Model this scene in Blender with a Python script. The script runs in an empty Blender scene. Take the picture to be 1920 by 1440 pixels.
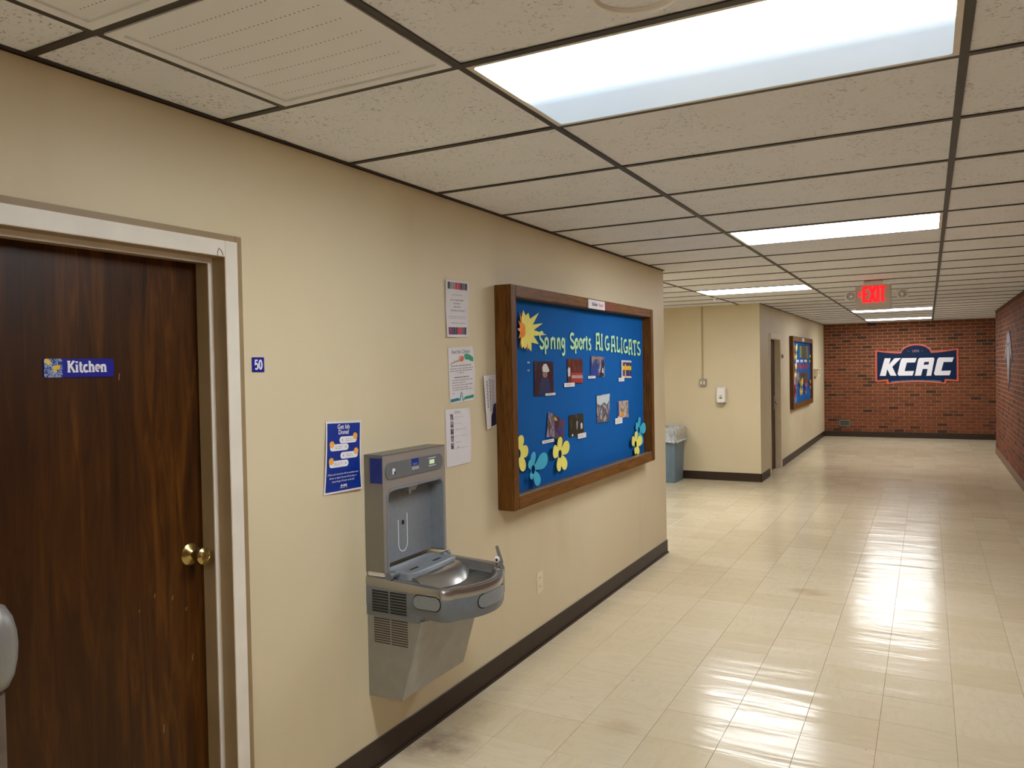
import bpy, bmesh, math, random
from mathutils import Vector, Matrix
random.seed(7)
sc = bpy.context.scene
COL = sc.collection

# ------------------------------------------------------------------ camera, world, exposure
H = 2.4815                                   # ceiling height
CX, CZ, YAW, PITCH, ROLL, FPX = 2.037, 1.6562, 0.4916, -0.0213, -0.0182, 1457.18
def cam_axes():
    cy, sy, cp, sp = math.cos(YAW), math.sin(YAW), math.cos(PITCH), math.sin(PITCH)
    f = Vector((-sy*cp, cy*cp, sp)); r = Vector((cy, sy, 0)); u = r.cross(f)
    cr, sr = math.cos(ROLL), math.sin(ROLL)
    return cr*r + sr*u, -sr*r + cr*u, f
R_, U_, F_ = cam_axes()
cd = bpy.data.cameras.new('camera'); cam = bpy.data.objects.new('camera', cd); COL.objects.link(cam)
cam.matrix_world = Matrix(((R_.x, U_.x, -F_.x, CX), (R_.y, U_.y, -F_.y, 0), (R_.z, U_.z, -F_.z, CZ), (0, 0, 0, 1)))
cd.sensor_width = 36; cd.lens = FPX*36/1920; cd.clip_start = 0.05; cd.clip_end = 100
sc.camera = cam
w = bpy.data.worlds.new('world'); sc.world = w; w.use_nodes = True
w.node_tree.nodes['Background'].inputs[0].default_value = (0.9, 0.95, 1, 1)
w.node_tree.nodes['Background'].inputs[1].default_value = 0.02
vs = sc.view_settings
vs.view_transform = 'Standard'; vs.look = 'None'; vs.gamma = 1; vs.use_curve_mapping = False; vs.exposure = 1.35
LAMP = 8.3                                   # emission of a lit lens
LAMP_COL = (0.95, 0.975, 1.0)

# ------------------------------------------------------------------ materials
def srgb(r, g, b):
    f = lambda c: (c/12.92 if c <= .04045 else ((c+.055)/1.055)**2.4)
    return (f(r/255), f(g/255), f(b/255), 1)
MATS = {}
class N:
    def __init__(s, name):
        s.m = bpy.data.materials.new(name); s.m.use_nodes = True; s.t = s.m.node_tree; s.b = s.t.nodes['Principled BSDF']
    def n(s, typ, **k):
        x = s.t.nodes.new(typ)
        for a, v in k.items(): setattr(x, a, v)
        return x
    def l(s, a, b): s.t.links.new(a, b)
    def pos(s, scale=(1, 1, 1), obj=False):
        mp = s.n('ShaderNodeMapping'); mp.inputs['Scale'].default_value = scale
        if obj: s.l(s.n('ShaderNodeTexCoord').outputs['Object'], mp.inputs[0])
        else: s.l(s.n('ShaderNodeNewGeometry').outputs['Position'], mp.inputs[0])
        return mp.outputs[0]
    def noise(s, vec, scale, detail=3, rough=.5, dist=0):
        x = s.n('ShaderNodeTexNoise'); x.inputs['Scale'].default_value = scale; x.inputs['Detail'].default_value = detail
        x.inputs['Roughness'].default_value = rough; x.inputs['Distortion'].default_value = dist
        s.l(vec, x.inputs['Vector']); return x.outputs['Fac']
    def ramp(s, fac, stops, interp='LINEAR'):
        x = s.n('ShaderNodeValToRGB'); e = x.color_ramp.elements; x.color_ramp.interpolation = interp
        while len(e) < len(stops): e.new(.5)
        for i, (p, c) in enumerate(stops): e[i].position = p; e[i].color = c if len(c) == 4 else (*c, 1)
        s.l(fac, x.inputs[0]); return x.outputs[0]
    def mix(s, fac, a, b, blend='MIX'):
        x = s.n('ShaderNodeMix', data_type='RGBA', blend_type=blend)
        for v, sock in ((fac, 0), (a, 6), (b, 7)):
            if hasattr(v, 'links'): s.l(v, x.inputs[sock])
            elif sock == 0: x.inputs[0].default_value = v
            else: x.inputs[sock].default_value = v
        return x.outputs[2]
    def math(s, op, a, b=None):
        x = s.n('ShaderNodeMath', operation=op)
        for i, v in enumerate((a, b)):
            if v is None: continue
            if hasattr(v, 'links'): s.l(v, x.inputs[i])
            else: x.inputs[i].default_value = v
        return x.outputs[0]
    def color(s, c):
        if hasattr(c, 'links'): s.l(c, s.b.inputs['Base Color'])
        else: s.b.inputs['Base Color'].default_value = c
    def bump(s, h, strength=.3, dist=.01):
        x = s.n('ShaderNodeBump'); x.inputs['Strength'].default_value = strength; x.inputs['Distance'].default_value = dist
        s.l(h, x.inputs['Height']); s.l(x.outputs[0], s.b.inputs['Normal'])
    def rough(s, v, metal=0, spec=.5):
        if hasattr(v, 'links'): s.l(v, s.b.inputs['Roughness'])
        else: s.b.inputs['Roughness'].default_value = v
        s.b.inputs['Metallic'].default_value = metal; s.b.inputs['Specular IOR Level'].default_value = spec
        return s.m
def plain(name, c, rough=.6, metal=0, var=.12, scale=30, spec=.5, bump=0):
    if name in MATS: return MATS[name]
    k = N(name); v = k.noise(k.pos(), scale, 4)
    d = tuple(x*(1-var) for x in c[:3])+(1,); e = tuple(min(1, x*(1+var)) for x in c[:3])+(1,)
    k.color(k.ramp(v, [(.3, d), (.7, e)]))
    if bump: k.bump(v, bump, .004)
    MATS[name] = k.rough(rough, metal, spec); return MATS[name]
def rnd_socket(k):
    a = k.n('ShaderNodeObjectInfo').outputs['Random']; b = k.n('ShaderNodeNewGeometry').outputs['Random Per Island']
    return k.math('FRACT', k.math('ADD', a, b))

def m_wall():
    k = N('beige_wall_paint'); p = k.pos()
    big = k.noise(p, 1.3, 3); fine = k.noise(p, 140, 3)
    c = k.ramp(big, [(.3, srgb(211, 196, 162)), (.7, srgb(216, 202, 170))])
    sm = k.noise(k.pos((1, 1.2, .35)), 2.2, 4, .6)
    c = k.mix(k.ramp(sm, [(.58, (0, 0, 0, 1)), (.8, (.22, .22, .22, 1))]), c, srgb(176, 158, 118))
    k.color(c); k.bump(fine, .12, .002); return k.rough(.5, 0, .35)
M_WALL = m_wall()
def m_tile():
    k = N('fissured_ceiling_tile'); p = k.pos((1, 1, 1))
    r = rnd_socket(k)
    base = k.mix(r, srgb(233, 235, 240), srgb(238, 240, 245))
    n1 = k.noise(k.pos((.8, 1, 1)), 105, 2, .55, .3); n2 = k.noise(p, 7, 3)
    pit = k.math('MULTIPLY', k.ramp(n1, [(.60, (0, 0, 0, 1)), (.68, (1, 1, 1, 1))]), k.ramp(n2, [(.40, (.12, .12, .12, 1)), (.60, (1, 1, 1, 1))]))
    fine = k.noise(p, 240, 2)
    k.color(k.mix(k.math('MULTIPLY', pit, .62), k.mix(k.math('MULTIPLY', fine, .14), base, srgb(190, 178, 162)), srgb(120, 106, 92)))  # darkness inside the small holes is painted into the pit colour
    k.bump(k.math('SUBTRACT', fine, pit), .35, .004); return k.rough(.9, 0, .1)
M_TILE = m_tile()
def m_floor():
    k = N('waxed_vinyl_tile'); p = k.pos()
    r = rnd_socket(k)
    c = k.ramp(r, [(0, srgb(209, 193, 161)), (.5, srgb(215, 200, 169)), (1, srgb(218, 203, 174))])
    st = k.noise(k.pos((9, 34, 1)), 1.0, 4, .6, .6); st2 = k.noise(k.pos((34, 9, 1)), 1.0, 4, .6, .6)
    sel = k.math('GREATER_THAN', k.math('FRACT', k.math('MULTIPLY', r, 7.31)), .5)
    sx = k.mix(sel, st, st2)
    c = k.mix(k.ramp(sx, [(.34, (.22, .22, .22, 1)), (.52, (0, 0, 0, 1))]), c, srgb(192, 172, 140))
    c = k.mix(k.ramp(sx, [(.60, (0, 0, 0, 1)), (.78, (.35, .35, .35, 1))]), c, srgb(228, 216, 192))
    dots = k.noise(k.pos((60, 26, 1)), 1.0, 2, .5, .4)
    c = k.mix(k.ramp(dots, [(.72, (0, 0, 0, 1)), (.78, (.45, .45, .45, 1))]), c, srgb(150, 130, 104))
    # scuffed dirt lying along the left wall near the fountain, and a few worn patches in the walkway
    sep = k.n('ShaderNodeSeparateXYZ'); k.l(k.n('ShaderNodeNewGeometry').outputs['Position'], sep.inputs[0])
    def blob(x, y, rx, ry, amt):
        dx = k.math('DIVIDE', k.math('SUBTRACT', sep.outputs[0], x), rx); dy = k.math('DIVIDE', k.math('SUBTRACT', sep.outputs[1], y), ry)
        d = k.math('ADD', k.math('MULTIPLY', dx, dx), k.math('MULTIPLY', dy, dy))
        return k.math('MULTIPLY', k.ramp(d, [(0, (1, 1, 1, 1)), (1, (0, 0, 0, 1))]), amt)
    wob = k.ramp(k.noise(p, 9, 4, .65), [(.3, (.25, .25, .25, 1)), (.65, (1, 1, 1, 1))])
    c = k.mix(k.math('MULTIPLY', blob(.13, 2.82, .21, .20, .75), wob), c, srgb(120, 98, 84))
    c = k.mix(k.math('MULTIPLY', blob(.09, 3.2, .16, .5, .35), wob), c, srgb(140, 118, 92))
    c = k.mix(k.math('MULTIPLY', blob(.78, 3.33, .12, .09, .5), wob), c, srgb(176, 142, 96))
    c = k.mix(k.math('MULTIPLY', blob(1.27, 5.9, .17, .10, .6), wob), c, srgb(172, 136, 92))
    k.color(c)
    w1 = k.noise(k.pos((.8, 4.0, 1)), 1.6, 3, .5, .4); w2 = k.noise(p, 13, 3, .55)
    h = k.math('ADD', k.math('MULTIPLY', w1, 1.0), k.math('MULTIPLY', w2, .10))
    k.bump(h, .22, .022)
    rg = k.math('ADD', k.math('MULTIPLY', k.noise(p, 3, 4, .6), .17), .09)
    return k.rough(rg, 0, .42)
M_FLOOR = m_floor()
def m_brick():
    k = N('fired_clay_brick'); r = rnd_socket(k); p = k.pos()
    c = k.ramp(r, [(0, srgb(50, 30, 20)), (.07, srgb(72, 42, 27)), (.14, srgb(106, 56, 33)), (.45, srgb(119, 61, 35)), (.75, srgb(131, 71, 43)), (1, srgb(112, 60, 37))])
    n = k.noise(p, 55, 4, .65)
    c = k.mix(k.ramp(n, [(.35, (.45, .45, .45, 1)), (.6, (0, 0, 0, 1))]), c, srgb(96, 52, 36))
    k.color(c); k.bump(n, .5, .004); return k.rough(.75, 0, .3)
M_BRICK = m_brick()
M_MORTAR = plain('mortar', srgb(176, 146, 110), .9, var=.12, scale=60, spec=.2)
def m_wood(name, lo, mid, hi, sc3, rough, band=None):
    k = N(name); g = k.noise(k.pos(sc3), 1.0, 6, .62, 1.2); 
    c = k.ramp(g, [(.28, lo), (.5, mid), (.74, hi)])
    if band:
        b = k.noise(k.pos(band), 1.0, 2, .5)
        c = k.mix(k.ramp(b, [(.35, (.65, .65, .65, 1)), (.62, (0, 0, 0, 1))]), c, lo)
    k.color(c); k.bump(g, .08, .002); return k.rough(rough, 0, .25)
M_DOOR = m_wood('dark_walnut_veneer', srgb(38, 18, 3), srgb(72, 40, 8), srgb(104, 62, 16), (30, 26, 2.2), .4, (2, 6, .5))
M_DOOR2 = m_wood('brown_door_veneer', srgb(48, 28, 12), srgb(66, 40, 18), srgb(80, 50, 24), (30, 30, 2.5), .45)
M_OAKV = m_wood('stained_oak_upright', srgb(60, 34, 6), srgb(102, 62, 16), srgb(128, 82, 28), (70, 70, 5), .5)
M_OAKH = m_wood('stained_oak_rail', srgb(68, 40, 8), srgb(112, 70, 20), srgb(136, 90, 34), (70, 5, 70), .5)
M_WHITE_TRIM = plain('white_trim_paint', srgb(222, 214, 200), .42, var=.05, scale=9)
M_TAN_AND_SHADE = plain('tan_trim_and_shade', srgb(152, 128, 92), .5, var=.06, scale=9)  # true tan on the back band; painted shade on stops and returns
M_JAMB = plain('beige_jamb_paint', srgb(222, 204, 172), .45, var=.05, scale=9)
M_BASE = plain('dark_brown_vinyl_base', srgb(52, 37, 26), .45, var=.14, scale=14, spec=.35)
M_BASE2 = plain('worn_brown_vinyl_base', srgb(120, 92, 70), .45, var=.12, scale=14)
M_TEE = plain('blackened_metal_tee', srgb(52, 44, 36), .5, var=.2, scale=25)
M_STEEL = None
def m_steel(name, col, rough, sc3, metal=1, var=.9):
    k = N(name); g = k.noise(k.pos(sc3), 1.0, 4, .6)
    k.color(k.ramp(g, [(.3, tuple(x*var for x in col[:3])+(1,)), (.7, col)]))
    k.l(k.ramp(g, [(.3, (rough*(var*2-1)**.5,)*3+(1,)), (.7, (rough*(3-2*var)**.5,)*3+(1,))]), k.b.inputs['Roughness'])
    k.b.inputs['Metallic'].default_value = metal; return k.m
M_STEEL = m_steel('brushed_stainless', srgb(172, 166, 160), .5, (300, 5, 300), .55)
M_STEELP = m_steel('polished_stainless', srgb(168, 166, 164), .27, (3, 3, 3), .9, .985)
M_STEELV = m_steel('satin_stainless_side', srgb(140, 136, 128), .5, (200, 200, 8), .6)
M_APRON = plain('warm_grey_sheet_metal', srgb(152, 150, 144), .4, .5, var=.06, scale=18)
M_GREY = plain('blue_grey_plastic', srgb(104, 108, 110), .4, var=.05, scale=40)
M_GREYD = plain('dark_grey_plastic', srgb(132, 137, 142), .3, var=.06, scale=40)
M_GREYL = plain('push_bar_plastic', srgb(128, 131, 132), .4, var=.05, scale=40)
M_BLACK = plain('black_slot', srgb(22, 20, 18), .8)
M_DKPRINT = plain('dark_print', srgb(72, 66, 70), .7, var=.2, scale=200)
M_MIDPRINT = plain('grey_print', srgb(150, 146, 152), .7, var=.15, scale=200)
M_PAPER = plain('white_paper', srgb(222, 218, 222), .7, var=.03, scale=12)
M_BLUE = plain('royal_blue_print', srgb(0, 46, 140), .4, var=.05)
M_SIGNBLUE = plain('navy_sign_plastic', srgb(16, 26, 140), .35, var=.06)
M_WHITEP = plain('white_print', srgb(232, 230, 236), .5, var=.03)
M_YEL = plain('pale_yellow_paper', srgb(236, 226, 110), .7, var=.04)
M_ORG = plain('orange_paper', srgb(238, 140, 24), .7, var=.07)
M_CYAN = plain('sky_blue_paper', srgb(64, 180, 214), .7, var=.06, scale=8)
M_MINT = plain('mint_paper', srgb(178, 224, 178), .7, var=.09, scale=18)
M_GOLD = plain('gold_print', srgb(224, 190, 60), .5, var=.1)
M_PEACH = plain('peach_orange_print', srgb(244, 176, 70), .5, var=.06)
M_RED = plain('red_print', srgb(196, 36, 52), .55, var=.12)
M_GREENP = plain('green_print', srgb(20, 150, 118), .55, var=.1)
M_TEAL = plain('teal_print', srgb(20, 124, 150), .55, var=.15)
M_BRASS = m_steel('worn_brass', srgb(186, 166, 104), .24, (40, 40, 40))
M_PLW = plain('white_plastic', srgb(232, 228, 222), .35, var=.03)
M_IVORY = plain('ivory_plastic', srgb(226, 214, 186), .4, var=.03)
M_RACE = plain('tan_painted_raceway', srgb(180, 160, 122), .5, var=.05)
M_PLATE = plain('steel_cover_plate', srgb(150, 146, 138), .4, .5, var=.08)
M_NAVY = plain('navy_panel', srgb(4, 32, 66), .6, spec=.2, var=.12, scale=6)
M_CORAL = plain('coral_border', srgb(206, 92, 66), .5, var=.06)
M_ALU = plain('aluminium_track', srgb(170, 166, 160), .35, .8, var=.05)
M_CAN = plain('blue_grey_bin_plastic', srgb(104, 124, 138), .45, var=.06, scale=12)
def m_bag():
    k = N('cloudy_bin_liner'); g = k.noise(k.pos((1, 1, .5)), 18, 4, .6, 1)
    k.color(k.ramp(g, [(.3, srgb(150, 156, 160)), (.7, srgb(222, 224, 222))])); k.bump(g, .6, .02)
    k.b.inputs['Transmission Weight'].default_value = .25; return k.rough(.3)
M_BAG = m_bag()
def m_felt():
    k = N('blue_bulletin_cloth'); n = k.noise(k.pos(), 500, 2); b = k.noise(k.pos(), 3, 3)
    k.color(k.mix(n, k.ramp(b, [(.3, srgb(0, 90, 164)), (.7, srgb(2, 100, 178))]), srgb(0, 80, 150))); k.bump(n, .3, .001); return k.rough(.85, 0, .2)
M_FELT = m_felt()
def emit(name, col, strength):
    k = N(name); k.color((.8, .8, .8, 1)); k.b.inputs['Emission Color'].default_value = (*col, 1); k.b.inputs['Emission Strength'].default_value = strength
    return k.rough(.4)
M_LENS = emit('lit_acrylic_lens', LAMP_COL, LAMP)
def m_half_lens():                                  # troffer whose far tube has failed: near tube lights its half of the lens
    k = N('half_lit_acrylic_lens'); sep = k.n('ShaderNodeSeparateXYZ'); k.l(k.n('ShaderNodeTexCoord').outputs['Object'], sep.inputs[0])
    near = k.math('SUBTRACT', 0.5, k.math('DIVIDE', sep.outputs[1], .628))        # 1 near, 0 far
    f = k.ramp(near, [(.0, (.015, .015, .015, 1)), (.36, (.018, .018, .018, 1)), (.44, (.032, .032, .032, 1)), (.52, (.5, .5, .5, 1)), (.62, (1, 1, 1, 1))])
    c = k.ramp(near, [(.0, (.62, .82, 1, 1)), (.45, (.62, .80, 1, 1)), (.62, (.92, .97, 1, 1))])
    k.l(c, k.b.inputs['Emission Color']); k.l(k.math('MULTIPLY', f, LAMP*1.6), k.b.inputs['Emission Strength'])
    k.color((.7, .75, .8, 1)); return k.rough(.3)
M_HALF = m_half_lens()
M_EXIT = emit('lit_red_letters', (1, .006, .010), .7); M_EXIT.node_tree.nodes['Principled BSDF'].inputs['Base Color'].default_value = (.5, .005, .008, 1)
M_LCD = emit('lit_green_display', (.35, .9, .05), .12)
M_PERF = None
def m_perf():
    k = N('perforated_return_panel'); k.color(srgb(236, 237, 240)); return k.rough(.5, 0, .4)
M_PERF = m_perf()
def m_photo(name, cols, sx=40, seed=0):
    k = N(name); mp = k.n('ShaderNodeMapping'); mp.inputs['Location'].default_value = (seed*3.1, seed*1.7, seed); mp.inputs['Scale'].default_value = (1, 1, .6)
    k.l(k.n('ShaderNodeTexCoord').outputs['Object'], mp.inputs[0]); n = k.noise(mp.outputs[0], sx, 3, .6, .5)
    k.color(k.ramp(n, [(.25+.5*i/(len(cols)-1), srgb(*c)) for i, c in enumerate(cols)])); return k.rough(.3)

# ------------------------------------------------------------------ mesh helpers
WP = {}                                            # world origin of each object
def B(): return bmesh.new()
def bx(bm, x0, x1, y0, y1, z0, z1):
    v = [bm.verts.new(q) for q in ((x0,y0,z0),(x1,y0,z0),(x1,y1,z0),(x0,y1,z0),(x0,y0,z1),(x1,y0,z1),(x1,y1,z1),(x0,y1,z1))]
    for f in ((0,3,2,1),(4,5,6,7),(0,1,5,4),(1,2,6,5),(2,3,7,6),(3,0,4,7)): bm.faces.new([v[i] for i in f])
    return bm
def box(x0, x1, y0, y1, z0, z1, bev=0):
    bm = bx(B(), x0, x1, y0, y1, z0, z1)
    if bev: bmesh.ops.bevel(bm, geom=bm.edges[:], offset=bev, segments=2, affect='EDGES')
    return bm
def frame3(plane):
    # plane -> (origin axis map): 'x' plane faces +x with u=y v=z ; 'y' plane faces -y with u=x v=z ; 'z-' faces down u=x v=y
    return {'x': lambda u, v, d: (d, u, v), 'y': lambda u, v, d: (u, d, v), 'z': lambda u, v, d: (u, v, d)}[plane]
def poly(loops, plane, d0, d1, bm=None):
    """filled outline(s) with holes, extruded from depth d0 to d1"""
    bm = bm or B(); F = frame3(plane); edges = []; tmp = bmesh.new()
    for lp in loops:
        vs_ = [tmp.verts.new(F(u, v, d0)) for u, v in lp]
        for i in range(len(vs_)): edges.append(tmp.edges.new((vs_[i], vs_[(i+1) % len(vs_)])))
    bmesh.ops.triangle_fill(tmp, use_beauty=True, use_dissolve=False, edges=edges)
    r = bmesh.ops.extrude_face_region(tmp, geom=tmp.faces[:])
    dv = Vector(F(0, 0, d1))-Vector(F(0, 0, d0))
    bmesh.ops.translate(tmp, verts=[g for g in r['geom'] if isinstance(g, bmesh.types.BMVert)], vec=dv)
    bmesh.ops.recalc_face_normals(tmp, faces=tmp.faces[:])
    me = bpy.data.meshes.new('t'); tmp.to_mesh(me); tmp.free(); bm.from_mesh(me); bpy.data.meshes.remove(me)
    return bm
def rrect(u0, u1, v0, v1, r, n=6):
    pts = []
    for cu, cv, a in ((u1-r, v1-r, 0), (u0+r, v1-r, 90), (u0+r, v0+r, 180), (u1-r, v0+r, 270)):
        for i in range(n+1):
            t = math.radians(a+90*i/n); pts.append((cu+r*math.cos(t), cv+r*math.sin(t)))
    return pts
def loft(rings, cap0=True, cap1=True, bm=None, closed=True):
    bm = bm or B(); R = [[bm.verts.new(q) for q in r] for r in rings]; n = len(R[0])
    for a, b in zip(R, R[1:]):
        for i in range(n if closed else n-1): bm.faces.new((a[i], a[(i+1) % n], b[(i+1) % n], b[i]))
    if cap0: bm.faces.new(R[0][::-1])
    if cap1: bm.faces.new(R[-1])
    bmesh.ops.recalc_face_normals(bm, faces=bm.faces[:]); return bm
def lathe(profile, axis, origin, n=24, bm=None, cap=True):
    """profile [(r, h)]; axis 'x','y','z' """
    o = Vector(origin); rings = []
    for r, h in profile:
        ring = []
        for i in range(n):
            t = 2*math.pi*i/n; c, s = r*math.cos(t), r*math.sin(t)
            ring.append(o+Vector({'x': (h, c, s), 'y': (c, h, s), 'z': (c, s, h)}[axis]))
        rings.append(ring)
    return loft(rings, cap, cap, bm)
def tube(path, r, n=10, bm=None):
    P = [Vector(q) for q in path]; rings = []; up = None
    for i, q in enumerate(P):
        t = (P[min(i+1, len(P)-1)]-P[max(i-1, 0)]).normalized()
        if up is None: up = Vector((0, 0, 1)) if abs(t.z) < .9 else Vector((0, 1, 0))
        a = t.cross(up).normalized(); b = a.cross(t).normalized(); up = b
        rr = r[i] if isinstance(r, (list, tuple)) else r
        rings.append([q+a*rr*math.cos(2*math.pi*k/n)+b*rr*math.sin(2*math.pi*k/n) for k in range(n)])
    return loft(rings, True, True, bm)
def obj(name, bm, mat, parent=None, smooth=False, kind=None, label=None):
    bb = [v.co for v in bm.verts]
    mn = Vector([min(c[i] for c in bb) for i in range(3)]); mx = Vector([max(c[i] for c in bb) for i in range(3)])
    o0 = (mn+mx)/2
    bmesh.ops.translate(bm, verts=bm.verts[:], vec=-o0)
    me = bpy.data.meshes.new(name); bm.to_mesh(me); bm.free()
    if mat: me.materials.append(mat)
    if smooth:
        me.shade_smooth()
        me.set_sharp_from_angle(angle=math.radians(38))
    o = bpy.data.objects.new(name, me); COL.objects.link(o)
    if parent: o.parent = parent; o.location = o0-WP[parent]
    else: o.location = o0
    WP[o] = o0
    if kind: o['kind'] = kind
    if label: o['label'] = label
    return o
def inst(name, me, loc, parent, rot=None):
    o = bpy.data.objects.new(name, me); COL.objects.link(o); o.parent = parent; o.location = Vector(loc)-WP[parent]; WP[o] = Vector(loc)
    if rot: o.rotation_euler = rot
    return o
def tag(o, label, cat=None, group=None, kind=None):
    o['label'] = label
    if cat: o['category'] = cat
    if group: o['group'] = group
    if kind: o['kind'] = kind
    return o
def thing(name, loc, label, cat, group=None, kind=None):
    o = bpy.data.objects.new(name, None); COL.objects.link(o); o.location = loc; o.empty_display_size = .05; WP[o] = Vector(loc)
    return tag(o, label, cat, group, kind)
def text_geo(s, size=1.0, bold=0.0, align='CENTER', shear=0.0, sx=1.0):
    cu = bpy.data.curves.new('t', 'FONT'); cu.body = s; cu.size = size; cu.align_x = align; cu.align_y = 'CENTER'; cu.offset = bold; cu.resolution_u = 3
    ob = bpy.data.objects.new('t', cu); COL.objects.link(ob)
    me = bpy.data.meshes.new_from_object(ob.evaluated_get(bpy.context.evaluated_depsgraph_get()))
    V = [((v.co.x+shear*v.co.y)*sx, v.co.y) for v in me.vertices]; Fc = [tuple(p.vertices) for p in me.polygons]
    bpy.data.objects.remove(ob); bpy.data.curves.remove(cu); bpy.data.meshes.remove(me)
    return V, Fc
def add_flat(bm, V, Fc, fn):
    vs_ = [bm.verts.new(fn(u, v)) for u, v in V]
    for f in Fc:
        try: bm.faces.new([vs_[i] for i in f])
        except ValueError: pass
def ribbon(bm, pts, wd, fn, t=0.0015, closed=False):
    """mitred stroke of width wd along 2D pts, thickness t, mapped by fn(u,v,off)"""
    n = len(pts); L = []; Rr = []
    for i in range(n):
        p = Vector(pts[i]); a = Vector(pts[i-1]) if i > 0 or closed else None; b = Vector(pts[(i+1) % n]) if i < n-1 or closed else None
        d1 = (p-a).normalized() if a is not None else None; d2 = (b-p).normalized() if b is not None else None
        d1 = d1 or d2; d2 = d2 or d1
        n1 = Vector((-d1.y, d1.x)); n2 = Vector((-d2.y, d2.x)); m = (n1+n2)
        m = m.normalized() if m.length > 1e-4 else n1
        k = min(1.8, 1/max(.3, m.dot(n1)))
        L.append(p+m*wd/2*k); Rr.append(p-m*wd/2*k)
    T = [(bm.verts.new(fn(l.x, l.y, t)), bm.verts.new(fn(r.x, r.y, t)), bm.verts.new(fn(r.x, r.y, 0)), bm.verts.new(fn(l.x, l.y, 0))) for l, r in zip(L, Rr)]
    m = n if closed else n-1
    for i in range(m):
        A, C = T[i], T[(i+1) % n]
        for j in range(4): bm.faces.new((A[j], A[(j+1) % 4], C[(j+1) % 4], C[j]))
    if not closed: bm.faces.new(T[0][::-1]); bm.faces.new(T[-1])
    bmesh.ops.recalc_face_normals(bm, faces=bm.faces[:])
    return bm
def arc(cx, cy, rx, ry, a0, a1, n=10):
    return [(cx+rx*math.cos(math.radians(a0+(a1-a0)*i/n)), cy+ry*math.sin(math.radians(a0+(a1-a0)*i/n))) for i in range(n+1)]

# ------------------------------------------------------------------ the setting: dimensions
YC, YA, YB, XR, YR_END = 6.64, 11.10, 18.554, 3.085, 15.95      # corner, alcove wall, far wall, right wall, its end
S, Y0, TA, TB = .6283, 2.4499, .9173, 2.1286                    # ceiling grid
YBACK, XALC, XNOOK = -3.2, -4.0, 5.2
DY0, DY1, DZ = .80, 1.815, 2.045                                # kitchen door opening (jamb to jamb, head)
# --- walls
bm = B()
bx(bm, -.2, 0, YBACK, DY0, 0, H); bx(bm, -.2, 0, DY1, YC, 0, H); bx(bm, -.2, 0, DY0, DY1, DZ, H)
tag(obj('wall_left', bm, M_WALL), 'beige painted wall with the kitchen door and fountain', kind='structure')
D2A, D2B, D2Z = 11.86, 12.72, 2.03
bm = B(); bx(bm, -.25, -.01, YA+.12, D2A, 0, H); bx(bm, -.25, -.01, D2B, YB, 0, H); bx(bm, -.25, -.01, D2A, D2B, D2Z, H)
tag(obj('wall_left_far', bm, M_WALL), 'beige painted corridor wall beyond the alcove', kind='structure')
tag(obj('wall_alcove', box(XALC, -.01, YA, YA+.12, 0, H), M_WALL), 'yellowish beige alcove wall facing down the corridor', kind='structure')
tag(obj('wall_alcove_end', box(XALC-.1, XALC, YC-.2, YA+.12, 0, H), M_WALL), 'beige end wall inside the alcove', kind='structure')
tag(obj('wall_alcove_near', box(XALC, -.2, YC-.12, YC, 0, H), M_WALL), 'beige near wall of the alcove around the corner', kind='structure')
tag(obj('wall_back', box(-.2, XR+.2, YBACK-.1, YBACK, 0, H), M_WALL), 'beige wall closing the corridor behind the viewer', kind='structure')
tag(obj('wall_nook', box(XNOOK, XNOOK+.1, YR_END-.2, YB, 0, H), M_WALL), 'beige wall of the side passage behind the brick corner', kind='structure')
wall_far = tag(obj('wall_far', box(-.25, XNOOK+.1, YB, YB+.2, 0, H), M_MORTAR), 'red brick end wall of the corridor', kind='structure')
wall_right = tag(obj('wall_right', box(XR, XR+.22, YBACK, YR_END, 0, H), M_MORTAR), 'red brick wall along the right of the corridor', kind='structure')
# --- bricks
BL, BH, CO, PI_ = .193, .0585, .0694, .2032
bmk = box(-BL/2, BL/2, -.004, .006, -BH/2, BH/2); 
me_brick = bpy.data.meshes.new('brick'); bmk.to_mesh(me_brick); bmk.free(); me_brick.materials.append(M_BRICK)
bmk = box(-BL/4-.003, BL/4-.003, -.004, .006, -BH/2, BH/2)
me_half = bpy.data.meshes.new('half_brick'); bmk.to_mesh(me_half); bmk.free(); me_half.materials.append(M_BRICK)
cells = []
for r in range(34):
    z = .125+BH/2+r*CO
    x = -.24+BL/2+(PI_/2 if r % 2 else 0)
    while x < XNOOK:
        cells.append((x, z)); x += PI_
vis = [c for c in cells if .02 < c[0]-BL/2 and c[0]+BL/2 < 3.28 and not (1.0 < c[0] < 2.62 and 1.2 < c[1] < 1.9)]
vis.sort(key=lambda c: (c[0]-1.8)**2+(c[1]-1.3)**2)
chosen = set(vis[:300])
for x, z in vis[:300]: inst('brick', me_brick, (x, YB-.002+random.uniform(-.0012, .0012), z), wall_far)
bm = B()
for x, z in cells:
    if (x, z) in chosen: continue
    x0, x1 = max(x-BL/2, 0.0), x+BL/2
    if x1-x0 > .02: j = random.uniform(-.0012, .0012); bx(bm, x0, x1, YB-.006+j, YB+.004, z-BH/2, z+BH/2)
obj('brick_courses', bm, M_BRICK, wall_far, kind='stuff')
bm = B()
for r in range(34):
    z0 = .125+r*CO; y = YR_END-(PI_/2 if r % 2 else 0)
    if r % 2: bx(bm, XR-.004, XR+.2, YR_END-.095, YR_END+.004, z0, z0+BH)
    while y > YBACK:
        y0 = max(y-BL, YBACK)
        first = abs(y-YR_END) < 1e-6
        bx(bm, XR-.005+random.uniform(-.001, .001), XR+(.1 if first else .004), y0, y+(.004 if first else 0), z0, z0+BH); y -= PI_
obj('brick_courses', bm, M_BRICK, wall_right, kind='stuff')

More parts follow.
